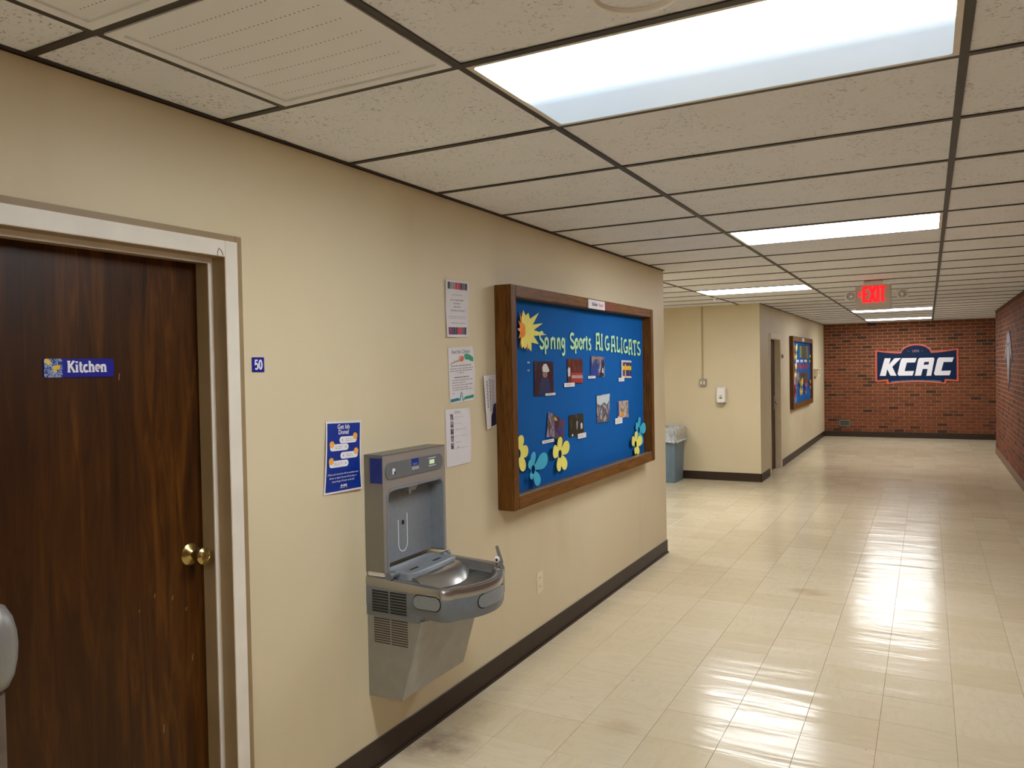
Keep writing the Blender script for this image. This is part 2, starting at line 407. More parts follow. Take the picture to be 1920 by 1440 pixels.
# --- floor and its vinyl tiles
T = .3048
floor = tag(obj('floor', box(XALC-.1, XNOOK+.1, YBACK-.1, YB+.1, -.06, -.004), plain('floor_joint', srgb(126, 104, 76), .6)), 'glossy beige vinyl tile floor', kind='structure')
bmk = box(-T/2+.0006, T/2-.0006, -T/2+.0006, T/2-.0006, -.005, 0)
bmesh.ops.bevel(bmk, geom=[e for e in bmk.edges if all(abs(v.co.z) < 1e-6 for v in e.verts)], offset=.0008, segments=1, affect='EDGES')
me_ft = bpy.data.meshes.new('floor_tile'); bmk.to_mesh(me_ft); me_ft.materials.append(M_FLOOR)
def to_px(q):
    d = Vector(q)-Vector((CX, 0, CZ)); ww = d.dot(F_)
    return (960+FPX*d.dot(R_)/ww, 720-FPX*d.dot(U_)/ww, ww)
TX0, TY0 = .0026, 2.994
tiles = []
for i in range(-14, 18):
    for j in range(-21, 53):
        x, y = TX0+(i+.5)*T, TY0+(j+.5)*T
        inside = (0 < x+T/2 and x-T/2 < XR) or (x < 0 and YC-T < y < YA+T) or (x > XR-T and YR_END-T < y)
        if not inside or y > YB+T/2: continue
        px, py, ww = to_px((x, y, 0))
        seen = ww > .5 and -60 < px < 1980 and py < 1500 and not (x < 0 and ww < 6.5)
        tiles.append((0 if seen else 1, math.hypot(x-CX, y), x, y))
tiles.sort()
for s_, d_, x, y in tiles[:300]: inst('floor_tile', me_ft, (x, y, random.uniform(-.0002, .0002)), floor, (random.uniform(-.0004, .0004), random.uniform(-.0004, .0004), 0))
bm = B()
for s_, d_, x, y in tiles[300:]:
    bx(bm, x-T/2+.0006, x+T/2-.0006, y-T/2+.0006, y+T/2-.0006, -.005, random.uniform(-.0002, .0002))
obj('floor_tiles', bm, M_FLOOR, floor, kind='stuff')
bmk.free()

# --- baseboards
BHT = .118
def baseboard(name, boxes, label, mat=M_BASE):
    bm = B()
    for b in boxes: bx(bm, *b)
    bmesh.ops.bevel(bm, geom=[e for e in bm.edges if e.verts[0].co.z > .05 and e.verts[1].co.z > .05], offset=.003, segments=1, affect='EDGES')
    tag(obj(name, bm, mat), label, kind='structure')
baseboard('baseboard_left', [(0, .006, 1.90, YC+.006, 0, BHT), (-.2, .0, YC, YC+.006, 0, BHT), (.006, .014, 1.90, YC+.014, 0, .012)], 'dark brown vinyl baseboard below the fountain')
baseboard('baseboard_alcove', [(XALC, .0, YA-.006, YA, 0, BHT), (-.01, -.003, YA-.006, D2A-.1, 0, BHT)], 'dark brown vinyl baseboard around the alcove corner')
baseboard('baseboard_left_far', [(-.01, -.003, D2B+.07, YB, 0, BHT)], 'dark brown baseboard under the far notice board')
baseboard('baseboard_far', [(0, XNOOK, YB-.012, YB-.0, 0, BHT)], 'dark brown baseboard at the foot of the end wall')
baseboard('baseboard_right', [(XR-.012, XR, YBACK, YR_END+.012, 0, BHT), (XR, XR+.22, YR_END, YR_END+.012, 0, BHT)], 'lighter brown baseboard at the foot of the right brick wall', M_BASE2)

# --- ceiling: slab, tiles, tees
ceiling = tag(obj('ceiling', box(XALC-.1, XNOOK+.1, YBACK-.1, YB+.2, H+.06, H+.12), plain('plenum', srgb(90, 84, 76), .9)), 'suspended ceiling of speckled off-white tiles in a dark grid', kind='structure')
ky = lambda k: Y0+k*S
W_ = TB-TA
COLS = [(TA-4*W_, TA-3*W_), (TA-3*W_, TA-2*W_), (TA-2*W_, TA-W_), (TA-W_, TA), (TA, TB), (TB, TB+W_), (TB+W_, TB+2*W_)]
LIGHTS = {(4, -1), (4, 4), (3, 10), (4, 18), (4, 23), (4, -6), (1, 8)}
meshes = {}
def tile_at(x0, x1, y0, y1):
    key = (round(x1-x0, 3), round(y1-y0, 3))
    if key not in meshes:
        b = box(-(x1-x0)/2+.004, (x1-x0)/2-.004, -(y1-y0)/2+.004, (y1-y0)/2-.004, 0, .014, .0015)
        meshes[key] = bpy.data.meshes.new('ceiling_tile'); b.to_mesh(meshes[key]); b.free(); meshes[key].materials.append(M_TILE)
    inst('ceiling_tile', meshes[key], ((x0+x1)/2, (y0+y1)/2, H), ceiling)
TW = .024
def tee(name, x0, x1, y0, y1):
    key = ('t', round(x1-x0, 3), round(y1-y0, 3))
    if key not in meshes:
        b = bx(B(), -(x1-x0)/2, (x1-x0)/2, -(y1-y0)/2, (y1-y0)/2, 0, .004)
        # upright web of the tee
        if (x1-x0) > (y1-y0): bx(b, -(x1-x0)/2, (x1-x0)/2, -.001, .001, .004, .03)
        else: bx(b, -.001, .001, -(y1-y0)/2, (y1-y0)/2, .004, .03)
        meshes[key] = bpy.data.meshes.new(name); b.to_mesh(meshes[key]); b.free(); meshes[key].materials.append(M_TEE)
    inst(name, meshes[key], ((x0+x1)/2, (y0+y1)/2, H-.005), ceiling)
K0, K1 = -9, 25
for k in range(K0, K1+1):
    ya, yb_ = ky(k), min(ky(k+1), YB)
    for ci, (xa, xb) in enumerate(COLS):
        if ci < 3 and not 6 <= k <= 13: continue
        if ci == 6 and k < 21: continue
        if ci == 3 and not 6 <= k <= 13: xa = 0
        if ci == 5 and k < 21: xb = XR
        if ci == 6: xb = min(xb, XNOOK)
        if (ci, k) not in LIGHTS:
            if ci == 3 and k in (-2, -3):
                tile_at(xa, .28, ya, yb_); tee('short_tee', .28-TW/2, .28+TW/2, ya+TW/2, yb_-TW/2)
            else: tile_at(xa, xb, ya, yb_)
        x0c, x1c = xa+(TW/2 if xa > 0 or ci < 4 else 0), xb-TW/2
        if ci == 3 and 6 <= k <= 13 and k == 6: x0c = 0
        if k > K0: tee('cross_tee', x0c, x1c, ya-TW/2, ya+TW/2)
for x, ya, yb_ in ((TA-3*W_, YC, YA), (TA-2*W_, YC, YA), (TA-W_, YC, YA), (TA, YBACK, YB), (TB, YBACK, YB), (TB+W_, YR_END, YB)):
    tee('main_tee', x-TW/2, x+TW/2, ya, yb_)
bm = B(); bx(bm, 0, .016, YBACK, YC, H-.005, H-.001); bx(bm, 0, .0015, YBACK, YC, H-.009, H-.001)
obj('wall_angle', bm, M_TEE, ceiling)
bm = B(); bx(bm, -.01, .008, YA, YB, H-.005, H-.001); obj('wall_angle', bm, M_TEE, ceiling)
bm = B(); bx(bm, XR-.02, XR-.005, YBACK, YR_END, H-.005, H-.001); obj('wall_angle', bm, M_TEE, ceiling)

# --- kitchen door
XJ = .018                                          # face of the casing
d1 = thing('door_1', (0, 1.3, 0), 'dark walnut kitchen door in a white and tan casing', None, kind='structure')
d1_leaf = obj('leaf', box(-.15, -.105, DY0+.004, DY1-.004, .006, DZ-.004), M_DOOR, d1)
bm = B(); bx(bm, -.2, -.045, DY1-.012, DY1, 0, DZ); obj('jamb', bm, M_JAMB, d1)
bm = B(); bx(bm, -.2, -.045, DY0, DY0+.012, 0, DZ); obj('jamb', bm, M_JAMB, d1)
obj('head_jamb', box(-.2, -.045, DY0+.012, DY1-.012, DZ-.012, DZ), M_JAMB, d1)
obj('stop', box(-.104, -.044, DY1-.026, DY1-.012, 0, DZ-.012), M_TAN_AND_SHADE, d1)  # shade on the stop's side face is put into its tan colour
obj('head_stop', box(-.104, -.044, DY0+.012, DY1-.026, DZ-.026, DZ-.012), M_TAN_AND_SHADE, d1)
obj('stop_edge', box(-.0445, -.040, DY1-.030, DY1-.012, 0, DZ-.012), M_WHITE_TRIM, d1)
obj('head_stop_edge', box(-.0445, -.040, DY0+.012, DY1-.030, DZ-.030, DZ-.012), M_WHITE_TRIM, d1)
obj('inner_return', box(-.04, XJ-.002, DY1-.012, DY1, 0, DZ), M_TAN_AND_SHADE, d1)  # inward face of the frame, its shade painted as tan
obj('head_return', box(-.04, XJ-.002, DY0, DY1-.012, DZ-.012, DZ), M_TAN_AND_SHADE, d1)
def casing(name, y0, y1, z0, z1, x1, mat): obj(name, box(0, x1, y0, y1, z0, z1, .0015), mat, d1)
CW = .052
casing('side_casing', DY1-.010, DY1-.010+CW, 0, DZ-.010+CW, XJ, M_WHITE_TRIM)
casing('head_casing', DY0-.04, DY1-.010, DZ-.010, DZ-.010+CW, XJ, M_WHITE_TRIM)
casing('side_casing', DY0-.04, DY0+.010, 0, DZ-.010, XJ, M_WHITE_TRIM)
casing('back_band', DY1-.010+CW, DY1+.018+CW, 0, DZ+.012+CW, .007, M_TAN_AND_SHADE)
casing('back_band', DY0-.07, DY1-.010+CW, DZ-.010+CW, DZ+.012+CW, .007, M_TAN_AND_SHADE)
kb = obj('knob', lathe([(.0, 0), (.012, .0), (.011, .022), (.016, .027), (.026, .034), (.029, .046), (.027, .058), (.019, .063), (.0165, .066), (.015, .064), (.004, .064), (.0, .064)][1:-1], 'x', (-.097, 1.738, 1.062), 28), M_BRASS, d1, True)
obj('rose', lathe([(.036, .0), (.036, .003), (.030, .008), (.020, .011), (.012, .018)], 'x', (-.106, 1.738, 1.062), 28), M_BRASS, kb, True)
obj('keyhole', box(-.0335, -.0325, 1.737, 1.739, 1.057, 1.067), M_BLACK, kb)
obj('strike_edge', box(-.106, -.103, DY1-.0135, DY1-.0115, 1.0, 1.12), M_BRASS, d1)
bm = ribbon(B(), [(1.772, 2.035), (1.775, 2.05), (1.779, 2.058), (1.787, 2.053), (1.793, 2.043), (1.796, 2.037)], .0012, lambda u, v, o: (XJ+.001+o, u, v), .001)
obj('wire_hook', bm, plain('dark_wire', srgb(70, 70, 72), .4, .6), d1)
bm = B()
for y, z, l in ((1.60, .955, .012), (1.665, .93, .014), (1.715, .882, .010), (1.735, .71, .022), (1.62, .52, .024), (1.545, .925, .006), (1.50, 1.64, .02)):
    ribbon(bm, [(y, z), (y+.003, z+l)], .0022, lambda u, v, o: (-.105+o, u, v), .0003)
obj('scratches', bm, plain('pale_scratch', srgb(150, 118, 84), .6), d1_leaf, kind='stuff')
# --- far door
d2 = thing('door_2', (-.05, 12.3, 0), 'brown door set deep in a beige frame beyond the alcove corner', None, kind='structure')
obj('leaf', box(-.130, -.085, D2A+.022, D2B-.022, .006, D2Z-.022), M_DOOR2, d2)
bm = B(); bx(bm, -.25, .0, D2B-.02, D2B, 0, D2Z); obj('jamb', bm, M_JAMB, d2)
bm = B(); bx(bm, -.25, .0, D2A, D2A+.02, 0, D2Z); obj('jamb', bm, M_JAMB, d2)
obj('head_jamb', box(-.25, 0, D2A+.02, D2B-.02, D2Z-.02, D2Z), M_JAMB, d2)
bm = B(); bx(bm, -.01, .006, D2B-.015, D2B+.06, 0, D2Z+.06); obj('side_casing', bm, M_JAMB, d2)
bm = B(); bx(bm, -.01, .0, D2A-.06, D2A+.015, 0, D2Z+.06); obj('side_casing', bm, M_WALL, d2)
obj('head_casing', box(-.01, .006, D2A+.015, D2B-.015, D2Z-.015, D2Z+.06), M_JAMB, d2)
bm = lathe([(.028, 0), (.028, .008), (.012, .012), (.012, .05), (.0, .05)][:-1], 'x', (-.085, 12.63, 1.04), 16)
tube([(-.038, 12.63, 1.04), (-.035, 12.58, 1.04), (-.038, 12.52, 1.035)], .012, 10, bm)
bx(bm, -.086, -.080, 12.575, 12.69, .92, 1.14)
obj('lever_handle', bm, M_PLATE, d2, True)

# ------------------------------------------------------------------ ceiling lights and fittings
def troffer(ci, k, mat, label):
    xa, xb = COLS[ci]; ya, yb_ = ky(k), ky(k+1); c = ((xa+xb)/2, (ya+yb_)/2, H)
    t = thing('ceiling_light', c, label, 'light', 'recessed fluorescent troffers')
    i = TW/2
    bm = poly([[(xa+i, ya+i), (xb-i, ya+i), (xb-i, yb_-i), (xa+i, yb_-i)], rrect(xa+i+.016, xb-i-.016, ya+i+.012, yb_-i-.012, .012)], 'z', H-.006, H+.012)
    obj('frame', bm, M_WHITE_TRIM, t)
    a, b, c_, d = xa+i+.014, xb-i-.014, ya+i+.010, yb_-i-.010
    obj('diffuser', poly([rrect(a, b, c_, d, .012)], 'z', H-.004, H+.004), mat, t)
    obj('housing', poly([rrect(a, b, c_, d, .012)], 'z', H+.008, H+.055), M_PLW, t)
troffer(4, -1, M_HALF, 'large half-lit fluorescent ceiling light nearest the viewer')
troffer(4, 4, M_LENS, 'second fluorescent ceiling light down the corridor, above the exit sign in the photo')
troffer(3, 10, M_LENS, 'fluorescent ceiling light in front of the alcove wall, left of the dark tee')
troffer(4, 18, M_LENS, 'fluorescent ceiling light just below the exit sign, second from the end wall')
troffer(4, 23, M_LENS, 'farthest fluorescent ceiling light, closest to the brick end wall')
troffer(4, -6, M_LENS, 'fluorescent ceiling light behind the viewer')
troffer(1, 8, M_LENS, 'unseen extra ceiling light added deep inside the alcove')  # extra lamp added out of view to brighten the alcove
# perforated return air panels
def return_panel(k, label):
    x0, x1, y0, y1 = .28+TW/2+.002, TA-TW/2-.002, ky(k)+TW/2+.002, ky(k+1)-TW/2-.002
    t = thing('return_air_panel', ((x0+x1)/2, (y0+y1)/2, H), label, 'vent', 'perforated return air panels')
    obj('frame', poly([[(x0, y0), (x1, y0), (x1, y1), (x0, y1)], rrect(x0+.03, x1-.03, y0+.03, y1-.03, .004, 2)], 'z', H-.008, H+.006), M_PERF, t)
    # pressed sheet, bowing a few millimetres below its frame
    bm = B(); n = 12; g = []
    for i in range(n+1):
        for j in range(n+1):
            u, v = i/n, j/n
            g.append(bm.verts.new((x0+.028+(x1-x0-.056)*u, y0+.028+(y1-y0-.056)*v, H-.002-.005*math.sin(math.pi*u)*math.sin(math.pi*v))))
    for i in range(n):
        for j in range(n): bm.faces.new((g[i*(n+1)+j], g[i*(n+1)+j+1], g[(i+1)*(n+1)+j+1], g[(i+1)*(n+1)+j]))
    r = bmesh.ops.extrude_face_region(bm, geom=bm.faces[:]); bmesh.ops.translate(bm, verts=[v for v in r['geom'] if isinstance(v, bmesh.types.BMVert)], vec=(0, 0, .004))
    bmesh.ops.recalc_face_normals(bm, faces=bm.faces[:])
    obj('sheet', bm, M_PERF, t, True)
    bm = B()
    for r in range(7):
        yy = y0+.075+r*(y1-y0-.15)/6
        for c in range(34):
            xx = x0+.07+c*(x1-x0-.14)/33; u, v = (xx-x0)/(x1-x0), (yy-y0)/(y1-y0)
            zz = H-.0026-.005*math.sin(math.pi*u)*math.sin(math.pi*v)
            vs_ = [bm.verts.new((xx+.0021*math.cos(a), yy+.0021*math.sin(a), zz)) for a in (0, 1.26, 2.51, 3.77, 5.03)]
            bm.faces.new(vs_[::-1])
    obj('perforations', bm, M_BLACK, t, kind='stuff')
return_panel(-2, 'perforated off-white return air panel wholly in view at the upper left')
return_panel(-3, 'perforated off-white return air panel cut by the top edge of the photo')
# round white ring on the ceiling tile
o = obj('ceiling_ring', lathe([(.090, 0), (.094, -.008), (.100, -.010), (.106, -.008), (.110, 0)], 'z', (1.475, 1.655, H-.0005), 40, cap=False), M_PLW, None, True)
tag(o, 'thin white ring on the ceiling tile above the nearest light', 'ring')
# sprinkler
t = thing('sprinkler', (-.29, 9.70, H), 'small white sprinkler head on the ceiling in front of the alcove', 'sprinkler')
obj('escutcheon', lathe([(.045, -.004), (.045, -.012), (.02, -.02)], 'z', (-.29, 9.7, H), 18), M_PLW, t, True)
obj('nozzle', lathe([(.012, -.018), (.010, -.05), (.028, -.052), (.028, -.056)], 'z', (-.29, 9.7, H), 14), M_PLW, t, True)
# exit sign
EY = 8.75
t = thing('exit_sign', (1.55, EY+.03, H), 'lit red EXIT sign with left arrow and two emergency lamp heads', 'exit sign')
hs = obj('housing', box(1.384, 1.716, EY, EY+.055, 2.176, 2.428, .006), plain('off_white_sign_housing', srgb(206, 196, 184), .45, var=.03), t)
obj('canopy', box(1.46, 1.64, EY-.01, EY+.075, 2.428, H-.005, .008), M_PLW, t)
def ex(u, v, o): return (u, EY-.001-o, v)
bm = B(); zt, zb, sw = 2.420, 2.254, .029
def st(pts, wd=sw): ribbon(bm, pts, wd, ex, .003+.0004*(len(bm.verts) % 7))
x = 1.462; st([(x, zt), (x, zb)]); st([(x+sw/2, zt-sw/2), (x+.042, zt-sw/2)]); st([(x+sw/2, 2.338), (x+.036, 2.338)]); st([(x+sw/2, zb+sw/2), (x+.042, zb+sw/2)])
st([(1.517, zt), (1.568, zb)]); st([(1.568, zt), (1.5465, 2.348)]); st([(1.5385, 2.328), (1.517, zb)])
st([(1.592, zt), (1.592, zb)]); st([(1.612, zt-sw/2), (1.662, zt-sw/2)]); st([(1.637, zt-sw), (1.637, zb)])
obj('letters', bm, M_EXIT, t)
bm = poly([[(1.402, 2.338), (1.436, 2.372), (1.436, 2.352), (1.424, 2.338), (1.436, 2.324), (1.436, 2.304)]], 'y', EY-.004, EY-.001); obj('arrow', bm, M_EXIT, t)
for s_, xa in ((-1, 1.335), (1, 1.815)):
    hd = obj('lamp_head', box(xa-.050, xa+.050, EY-.015, EY+.065, 2.275, 2.375, .008), M_PLW, t)
    obj('lens', lathe([(.040, 0), (.038, -.006), (.02, -.010)], 'y', (xa, EY-.015, 2.325), 18), plain('clear_lamp_lens', srgb(190, 186, 180), .12, .4), hd, True)
    obj('arm', tube([(xa-s_*.05, EY+.03, 2.335), (1.55+s_*.16, EY+.03, 2.335)], .014, 10), M_PLW, t)

# ------------------------------------------------------------------ signs at the kitchen door
def serif_word(bm, s, u0, v0, h, fn, wd):
    """small slab-serif stroke alphabet, returns end u"""
    G = {'K': (.72, [[(.14, 0), (.14, 1)], [(.60, 1), (.20, .46)], [(.30, .60), (.64, 0)], [(.0, .03), (.28, .03)], [(.0, .97), (.28, .97)], [(.5, .97), (.72, .97)], [(.5, .03), (.76, .03)]]),
         'i': (.34, [[(.16, 0), (.16, .66)], [(.16, .82), (.16, .98)], [(.02, .03), (.31, .03)], [(.03, .64), (.16, .64)]]),
         't': (.42, [[(.17, .92), (.17, .2), (.22, .06), (.30, .03), (.40, .06)], [(.03, .64), (.37, .64)]]),
         'c': (.50, [arc(.27, .33, .20, .30, 50, 320, 12)]),
         'h': (.64, [[(.14, 0), (.14, 1)], [(.14, .5), (.24, .62), (.36, .64), (.45, .56), (.47, .42), (.47, 0)], [(.02, .03), (.28, .03)], [(.36, .03), (.6, .03)], [(.02, .97), (.14, .97)]]),
         'e': (.54, [[(.08, .36), (.46, .36)]+arc(.27, .36, .19, .28, 0, 300, 12)]),
         'n': (.64, [[(.14, 0), (.14, .66)], [(.14, .5), (.24, .62), (.36, .64), (.45, .56), (.47, .42), (.47, 0)], [(.02, .03), (.28, .03)], [(.36, .03), (.6, .03)], [(.02, .64), (.14, .64)]]),
         '5': (.56, [[(.46, .97), (.14, .97), (.11, .55), (.26, .62), (.40, .56), (.47, .40), (.46, .20), (.36, .06), (.22, .03), (.08, .10)]]),
         '0': (.56, [arc(.28, .5, .19, .46, 0, 360, 20)[:-1]])}
    k = 0
    for ch in s:
        wdt, strokes = G[ch]
        for p in strokes:
            k += 1; closed = ch == '0'
            q = [(u0+a*h, v0+b*h) for a, b in p]
            thin = len(p) == 2 and abs(p[0][1]-p[1][1]) < .01
            ribbon(bm, q, wd*(.55 if thin else 1), fn, .0006+.00012*(k % 5), closed)
        u0 += wdt*h
    return u0
XD = -.105
ks = thing('door_sign', (XD, 1.37, 1.68), 'blue Kitchen name sign with a small emblem on the walnut door', 'sign')
obj('plate', poly([rrect(1.275, 1.483, 1.651, 1.704, .006, 4)], 'x', XD, XD+.003), M_SIGNBLUE, ks)
def f1(u, v, o): return (XD+.003+o, u, v)
bm = B(); serif_word(bm, 'Kitchen', 1.341, 1.6655, .0315, f1, .0062); obj('lettering', bm, M_WHITEP, ks)
def m_emblem():
    k = N('emblem_print'); n = k.noise(k.pos((1, 1, 1.3)), 75, 2, .5, 1.0)
    k.color(k.ramp(n, [(.36, srgb(24, 50, 130)), (.44, srgb(70, 100, 160)), (.52, srgb(190, 196, 210)), (.58, srgb(60, 86, 150)), (.66, srgb(30, 50, 120))])); return k.rough(.4)
em = obj('emblem', poly([rrect(1.2755, 1.3265, 1.6515, 1.7035, .006, 4)], 'x', XD+.003, XD+.0036), m_emblem(), ks)
bm = B()
poly([[(1.278, 1.703), (1.288, 1.7035), (1.294, 1.694), (1.289, 1.686), (1.280, 1.692)]], 'x', XD+.0036, XD+.004, bm)
poly([[(1.300, 1.682), (1.310, 1.686), (1.321, 1.685), (1.319, 1.676), (1.311, 1.673), (1.309, 1.665), (1.302, 1.668)]], 'x', XD+.0036, XD+.004, bm)
obj('gold_marks', bm, M_GOLD, em, kind='stuff')
rs = thing('room_number_sign', (0, 1.95, 1.68), 'small blue room number 50 sign beside the door casing', 'sign')
obj('plate', poly([rrect(1.923, 1.977, 1.656, 1.707, .002, 2)], 'x', 0, .003), M_SIGNBLUE, rs)
def f2(u, v, o): return (.003+o, u, v)
bm = B(); serif_word(bm, '50', 1.9325, 1.6655, .032, f2, .0058); obj('lettering', bm, M_WHITEP, rs)

# ------------------------------------------------------------------ paper notices
class Sheet:
    """a sheet of paper on the plane x = const; (u,v) in 0..1 from bottom left; bends away from the wall"""
    def __init__(s, name, TL, TR, BR, BL_, label, x=.002, bend=None, group=None, mat=None):
        s.c = (TL, TR, BR, BL_); s.x = x; s.bend = bend or (lambda u, v: 0)
        ym = sum(q[0] for q in s.c)/4; zm = min(BR[1], BL_[1])
        s.t = thing(name, (x, ym, zm), label, 'notice', group); s.w = TR[0]-TL[0]; s.h = TL[1]-BL_[1]
        s.obj('sheet', s.grid(0, 0, 1, 1, 0, 10), mat or M_PAPER, 1)
    def at(s, u, v, off=0):
        TL, TR, BR, BL_ = s.c
        y = (TL[0]*(1-u)+TR[0]*u)*v+(BL_[0]*(1-u)+BR[0]*u)*(1-v); z = (TL[1]*(1-u)+TR[1]*u)*v+(BL_[1]*(1-u)+BR[1]*u)*(1-v)
        return (s.x+s.bend(u, v)+off, y, z)
    def grid(s, u0, v0, u1, v1, off, n=4, bm=None):
        bm = bm or B(); g = [[bm.verts.new(s.at(u0+(u1-u0)*i/n, v0+(v1-v0)*j/n, off)) for j in range(n+1)] for i in range(n+1)]
        for i in range(n):
            for j in range(n): bm.faces.new((g[i][j], g[i+1][j], g[i+1][j+1], g[i][j+1]))
        return bm
    def obj(s, name, bm, mat, solid=0, kind=None):
        if solid:
            r = bmesh.ops.extrude_face_region(bm, geom=bm.faces[:]); bmesh.ops.translate(bm, verts=[q for q in r['geom'] if isinstance(q, bmesh.types.BMVert)], vec=(-.0005, 0, 0))
        bmesh.ops.recalc_face_normals(bm, faces=bm.faces[:])
        return obj(name, bm, mat, s.t, solid == 1, kind='stuff' if name in ('print_text', 'white_lettering', 'bubble_text') else kind)
    def poly(s, pts, off=.0004, bm=None):
        bm = bm or B(); bm.faces.new([bm.verts.new(s.at(u, v, off)) for u, v in pts]); return bm
    def text(s, string, u, v, h, off=.0004, bm=None, bold=0, align='CENTER', shear=0, sx=1, fit=None, rot=False):
        bm = bm or B(); V, Fc = text_geo(string, 1, bold, align, shear, sx)
        if not V: return bm
        sc_ = h*1.35/s.h; asp = s.h/s.w
        if fit:
            wd = max(a for a, b in V)-min(a for a, b in V); k = fit/(wd*sc_*asp)
        else: k = 1
        if rot: add_flat(bm, V, Fc, lambda a, b: s.at(u+b*sc_*asp, v-a*sc_*k, off))
        else: add_flat(bm, V, Fc, lambda a, b: s.at(u+a*sc_*asp*k, v+b*sc_, off))
        return bm
    def words(s, u0, u1, v, hh, bm, seed, off=.0004, gap=.02):
        """unreadable print: runs of word-length dashes"""
        rr = random.Random(seed); u = u0
        while u < u1-.02:
            wl = min(rr.uniform(.04, .13), u1-u); x = u
            while x < u+wl-.008:                        # letter-sized marks
                lw = rr.uniform(.010, .018); k = rr.uniform(.6, 1.1)
                s.poly([(x, v-hh*.5), (x+lw, v-hh*.5), (x+lw, v+hh*.5*k), (x, v+hh*.5*k)], off, bm); x += lw+.005
            u += wl+gap
        return bm
LW = lambda amt: (lambda u, v: .001+amt*(1-v)**2*(.4+.6*u))
# blue notice
s = Sheet('blue_notice', (2.283, 1.461), (2.493, 1.452), (2.477, 1.178), (2.262, 1.181), 'blue Get Ish Done notice taped left of the drinking fountain', bend=lambda u, v: .001+.012*(1-v)**3*u+.004*math.sin(3*v)*(1-u), group='paper notices on the wall')
s.obj('blue_print', s.grid(.035, .025, .965, .972, .0003, 10), M_BLUE)
bm = s.text('Get Ish', .485, .920, .0185, .0007, bold=.018); s.text('Done!', .49, .845, .0185, .0007, bm, bold=.018)
s.text('Offices and resources will be available every', .49, .263, .0075, .0007, bm, fit=.84)
s.text('dinner on April 3rd and will to help on', .49, .212, .0075, .0007, bm, fit=.74)
s.text('cross things off your to do list!', .49, .163, .0075, .0007, bm, fit=.60)
s.words(.42, .58, .095, .03, bm, 3, .0007, .002); s.words(.40, .60, .065, .010, bm, 4, .0007)
s.obj('white_lettering', bm, M_WHITEP)
bt = B()
for i, (ua, ub, vc, left) in enumerate(((.37, .87, .735, 0), (.11, .63, .635, 1), (.40, .90, .515, 0), (.10, .63, .405, 1))):
    hh = .047; hu = hh*s.h/s.w
    pts = [(ub-hu+hu*math.cos(a), vc+hh*math.sin(a)) for a in [math.radians(q) for q in range(-90, 91, 22)]]+[(ua+hu+hu*math.cos(a), vc+hh*math.sin(a)) for a in [math.radians(q) for q in range(90, 271, 22)]]
    s.obj('white_bubble', s.poly(pts, .0008), M_WHITEP)
    cu = ua+.05 if left else ub-.05; cv = vc+.045
    s.obj('orange_burst', s.poly([(cu+(.058 if q % 2 else .070)*math.cos(q*math.pi/12)*1.05, cv+(.058 if q % 2 else .070)*math.sin(q*math.pi/12)*s.w/s.h) for q in range(24)], .0011), M_PEACH)
    s.words((ua+.14 if left else ua+.17), (ub-.18 if left else ub-.18), vc+.012, .010, bt, 10+i, .0012); s.words((ua+.14 if left else ua+.17), (ub-.22 if left else ub-.14), vc-.012, .010, bt, 20+i, .0012)
    gu = ub-.08 if left else ua+.08; s.poly([(gu-.012, vc-.014), (gu+.012, vc-.014), (gu+.012, vc+.014), (gu-.012, vc+.014)], .0012, bt)
s.obj('bubble_text', bt, M_MIDPRINT)
# three white notices in a column
s = Sheet('striped_notice', (3.137, 2.083), (3.358, 2.089), (3.337, 1.812), (3.141, 1.807), 'white notice with colour photo strips at its top and bottom, topmost in the column', bend=lambda u, v: .001+.006*(1-u)*abs(v-.5)*2, group='paper notices on the wall')
cols = [M_DKPRINT, M_MIDPRINT, M_MIDPRINT, M_RED, M_RED, M_DKPRINT, plain('slate_print', srgb(96, 94, 128), .6), plain('deep_navy_print', srgb(44, 44, 70), .6)]
cols2 = [plain('plum_print', srgb(122, 32, 92), .6), plain('plum_print2', srgb(100, 30, 84), .6), cols[7], M_DKPRINT, M_RED, M_RED, cols[6], cols[7]]
for nm, vv0, vv1, cc in (('photo_strip', .845, .965, cols), ('photo_strip', .045, .175, cols2)):
    for q, mm in enumerate(cc):
        u0 = .075+q*.107
        s.obj(nm, s.grid(u0, vv0, u0+.10, vv1, .0004+.00005*(q % 2), 2), mm)
bm = B()
for vv, a, b, hh in ((.745, .26, .72, .012), (.655, .2, .80, .026), (.595, .34, .66, .026), (.535, .36, .66, .026), (.47, .22, .84, .026), (.365, .12, .9, .010), (.335, .12, .9, .010), (.25, .22, .84, .016)):
    s.words(a, b, vv, hh, bm, int(vv*100))
s.obj('print_text', bm, M_MIDPRINT)
s = Sheet('campus_notice', (3.153, 1.756), (3.382, 1.768), (3.387, 1.494), (3.162, 1.486), 'white notice with a hand and green sleeve, middle of the column', bend=lambda u, v: .001+.010*u*u*math.sin(math.pi*v), group='paper notices on the wall')
bm = s.text('Feed the Campus', .5, .915, .020, bold=.004, shear=.28, fit=.74); s.obj('title', bm, M_DKPRINT)
bm = s.poly([(.62, .86), (.72, .875), (.84, .85), (.97, .80), (.97, .72), (.86, .73), (.78, .76), (.66, .765), (.63, .80)]); s.obj('green_sleeve', bm, M_GREENP)
bm = s.poly([(.44, .80), (.50, .84), (.55, .83), (.60, .82), (.60, .77), (.55, .735), (.48, .735), (.43, .76)], .0005); s.obj('red_fist', bm, plain('orange_red_print', srgb(222, 92, 56), .6))
bm = s.poly([(.03, .70), (.20, .745), (.38, .77), (.44, .79), (.46, .75), (.40, .735), (.22, .72), (.05, .69)], .0004); s.poly([(.40, .80), (.44, .85), (.46, .80), (.49, .86), (.52, .80), (.46, .77)], .0006, bm); s.obj('arm', bm, plain('tan_print', srgb(190, 164, 140), .6))
bm = B()
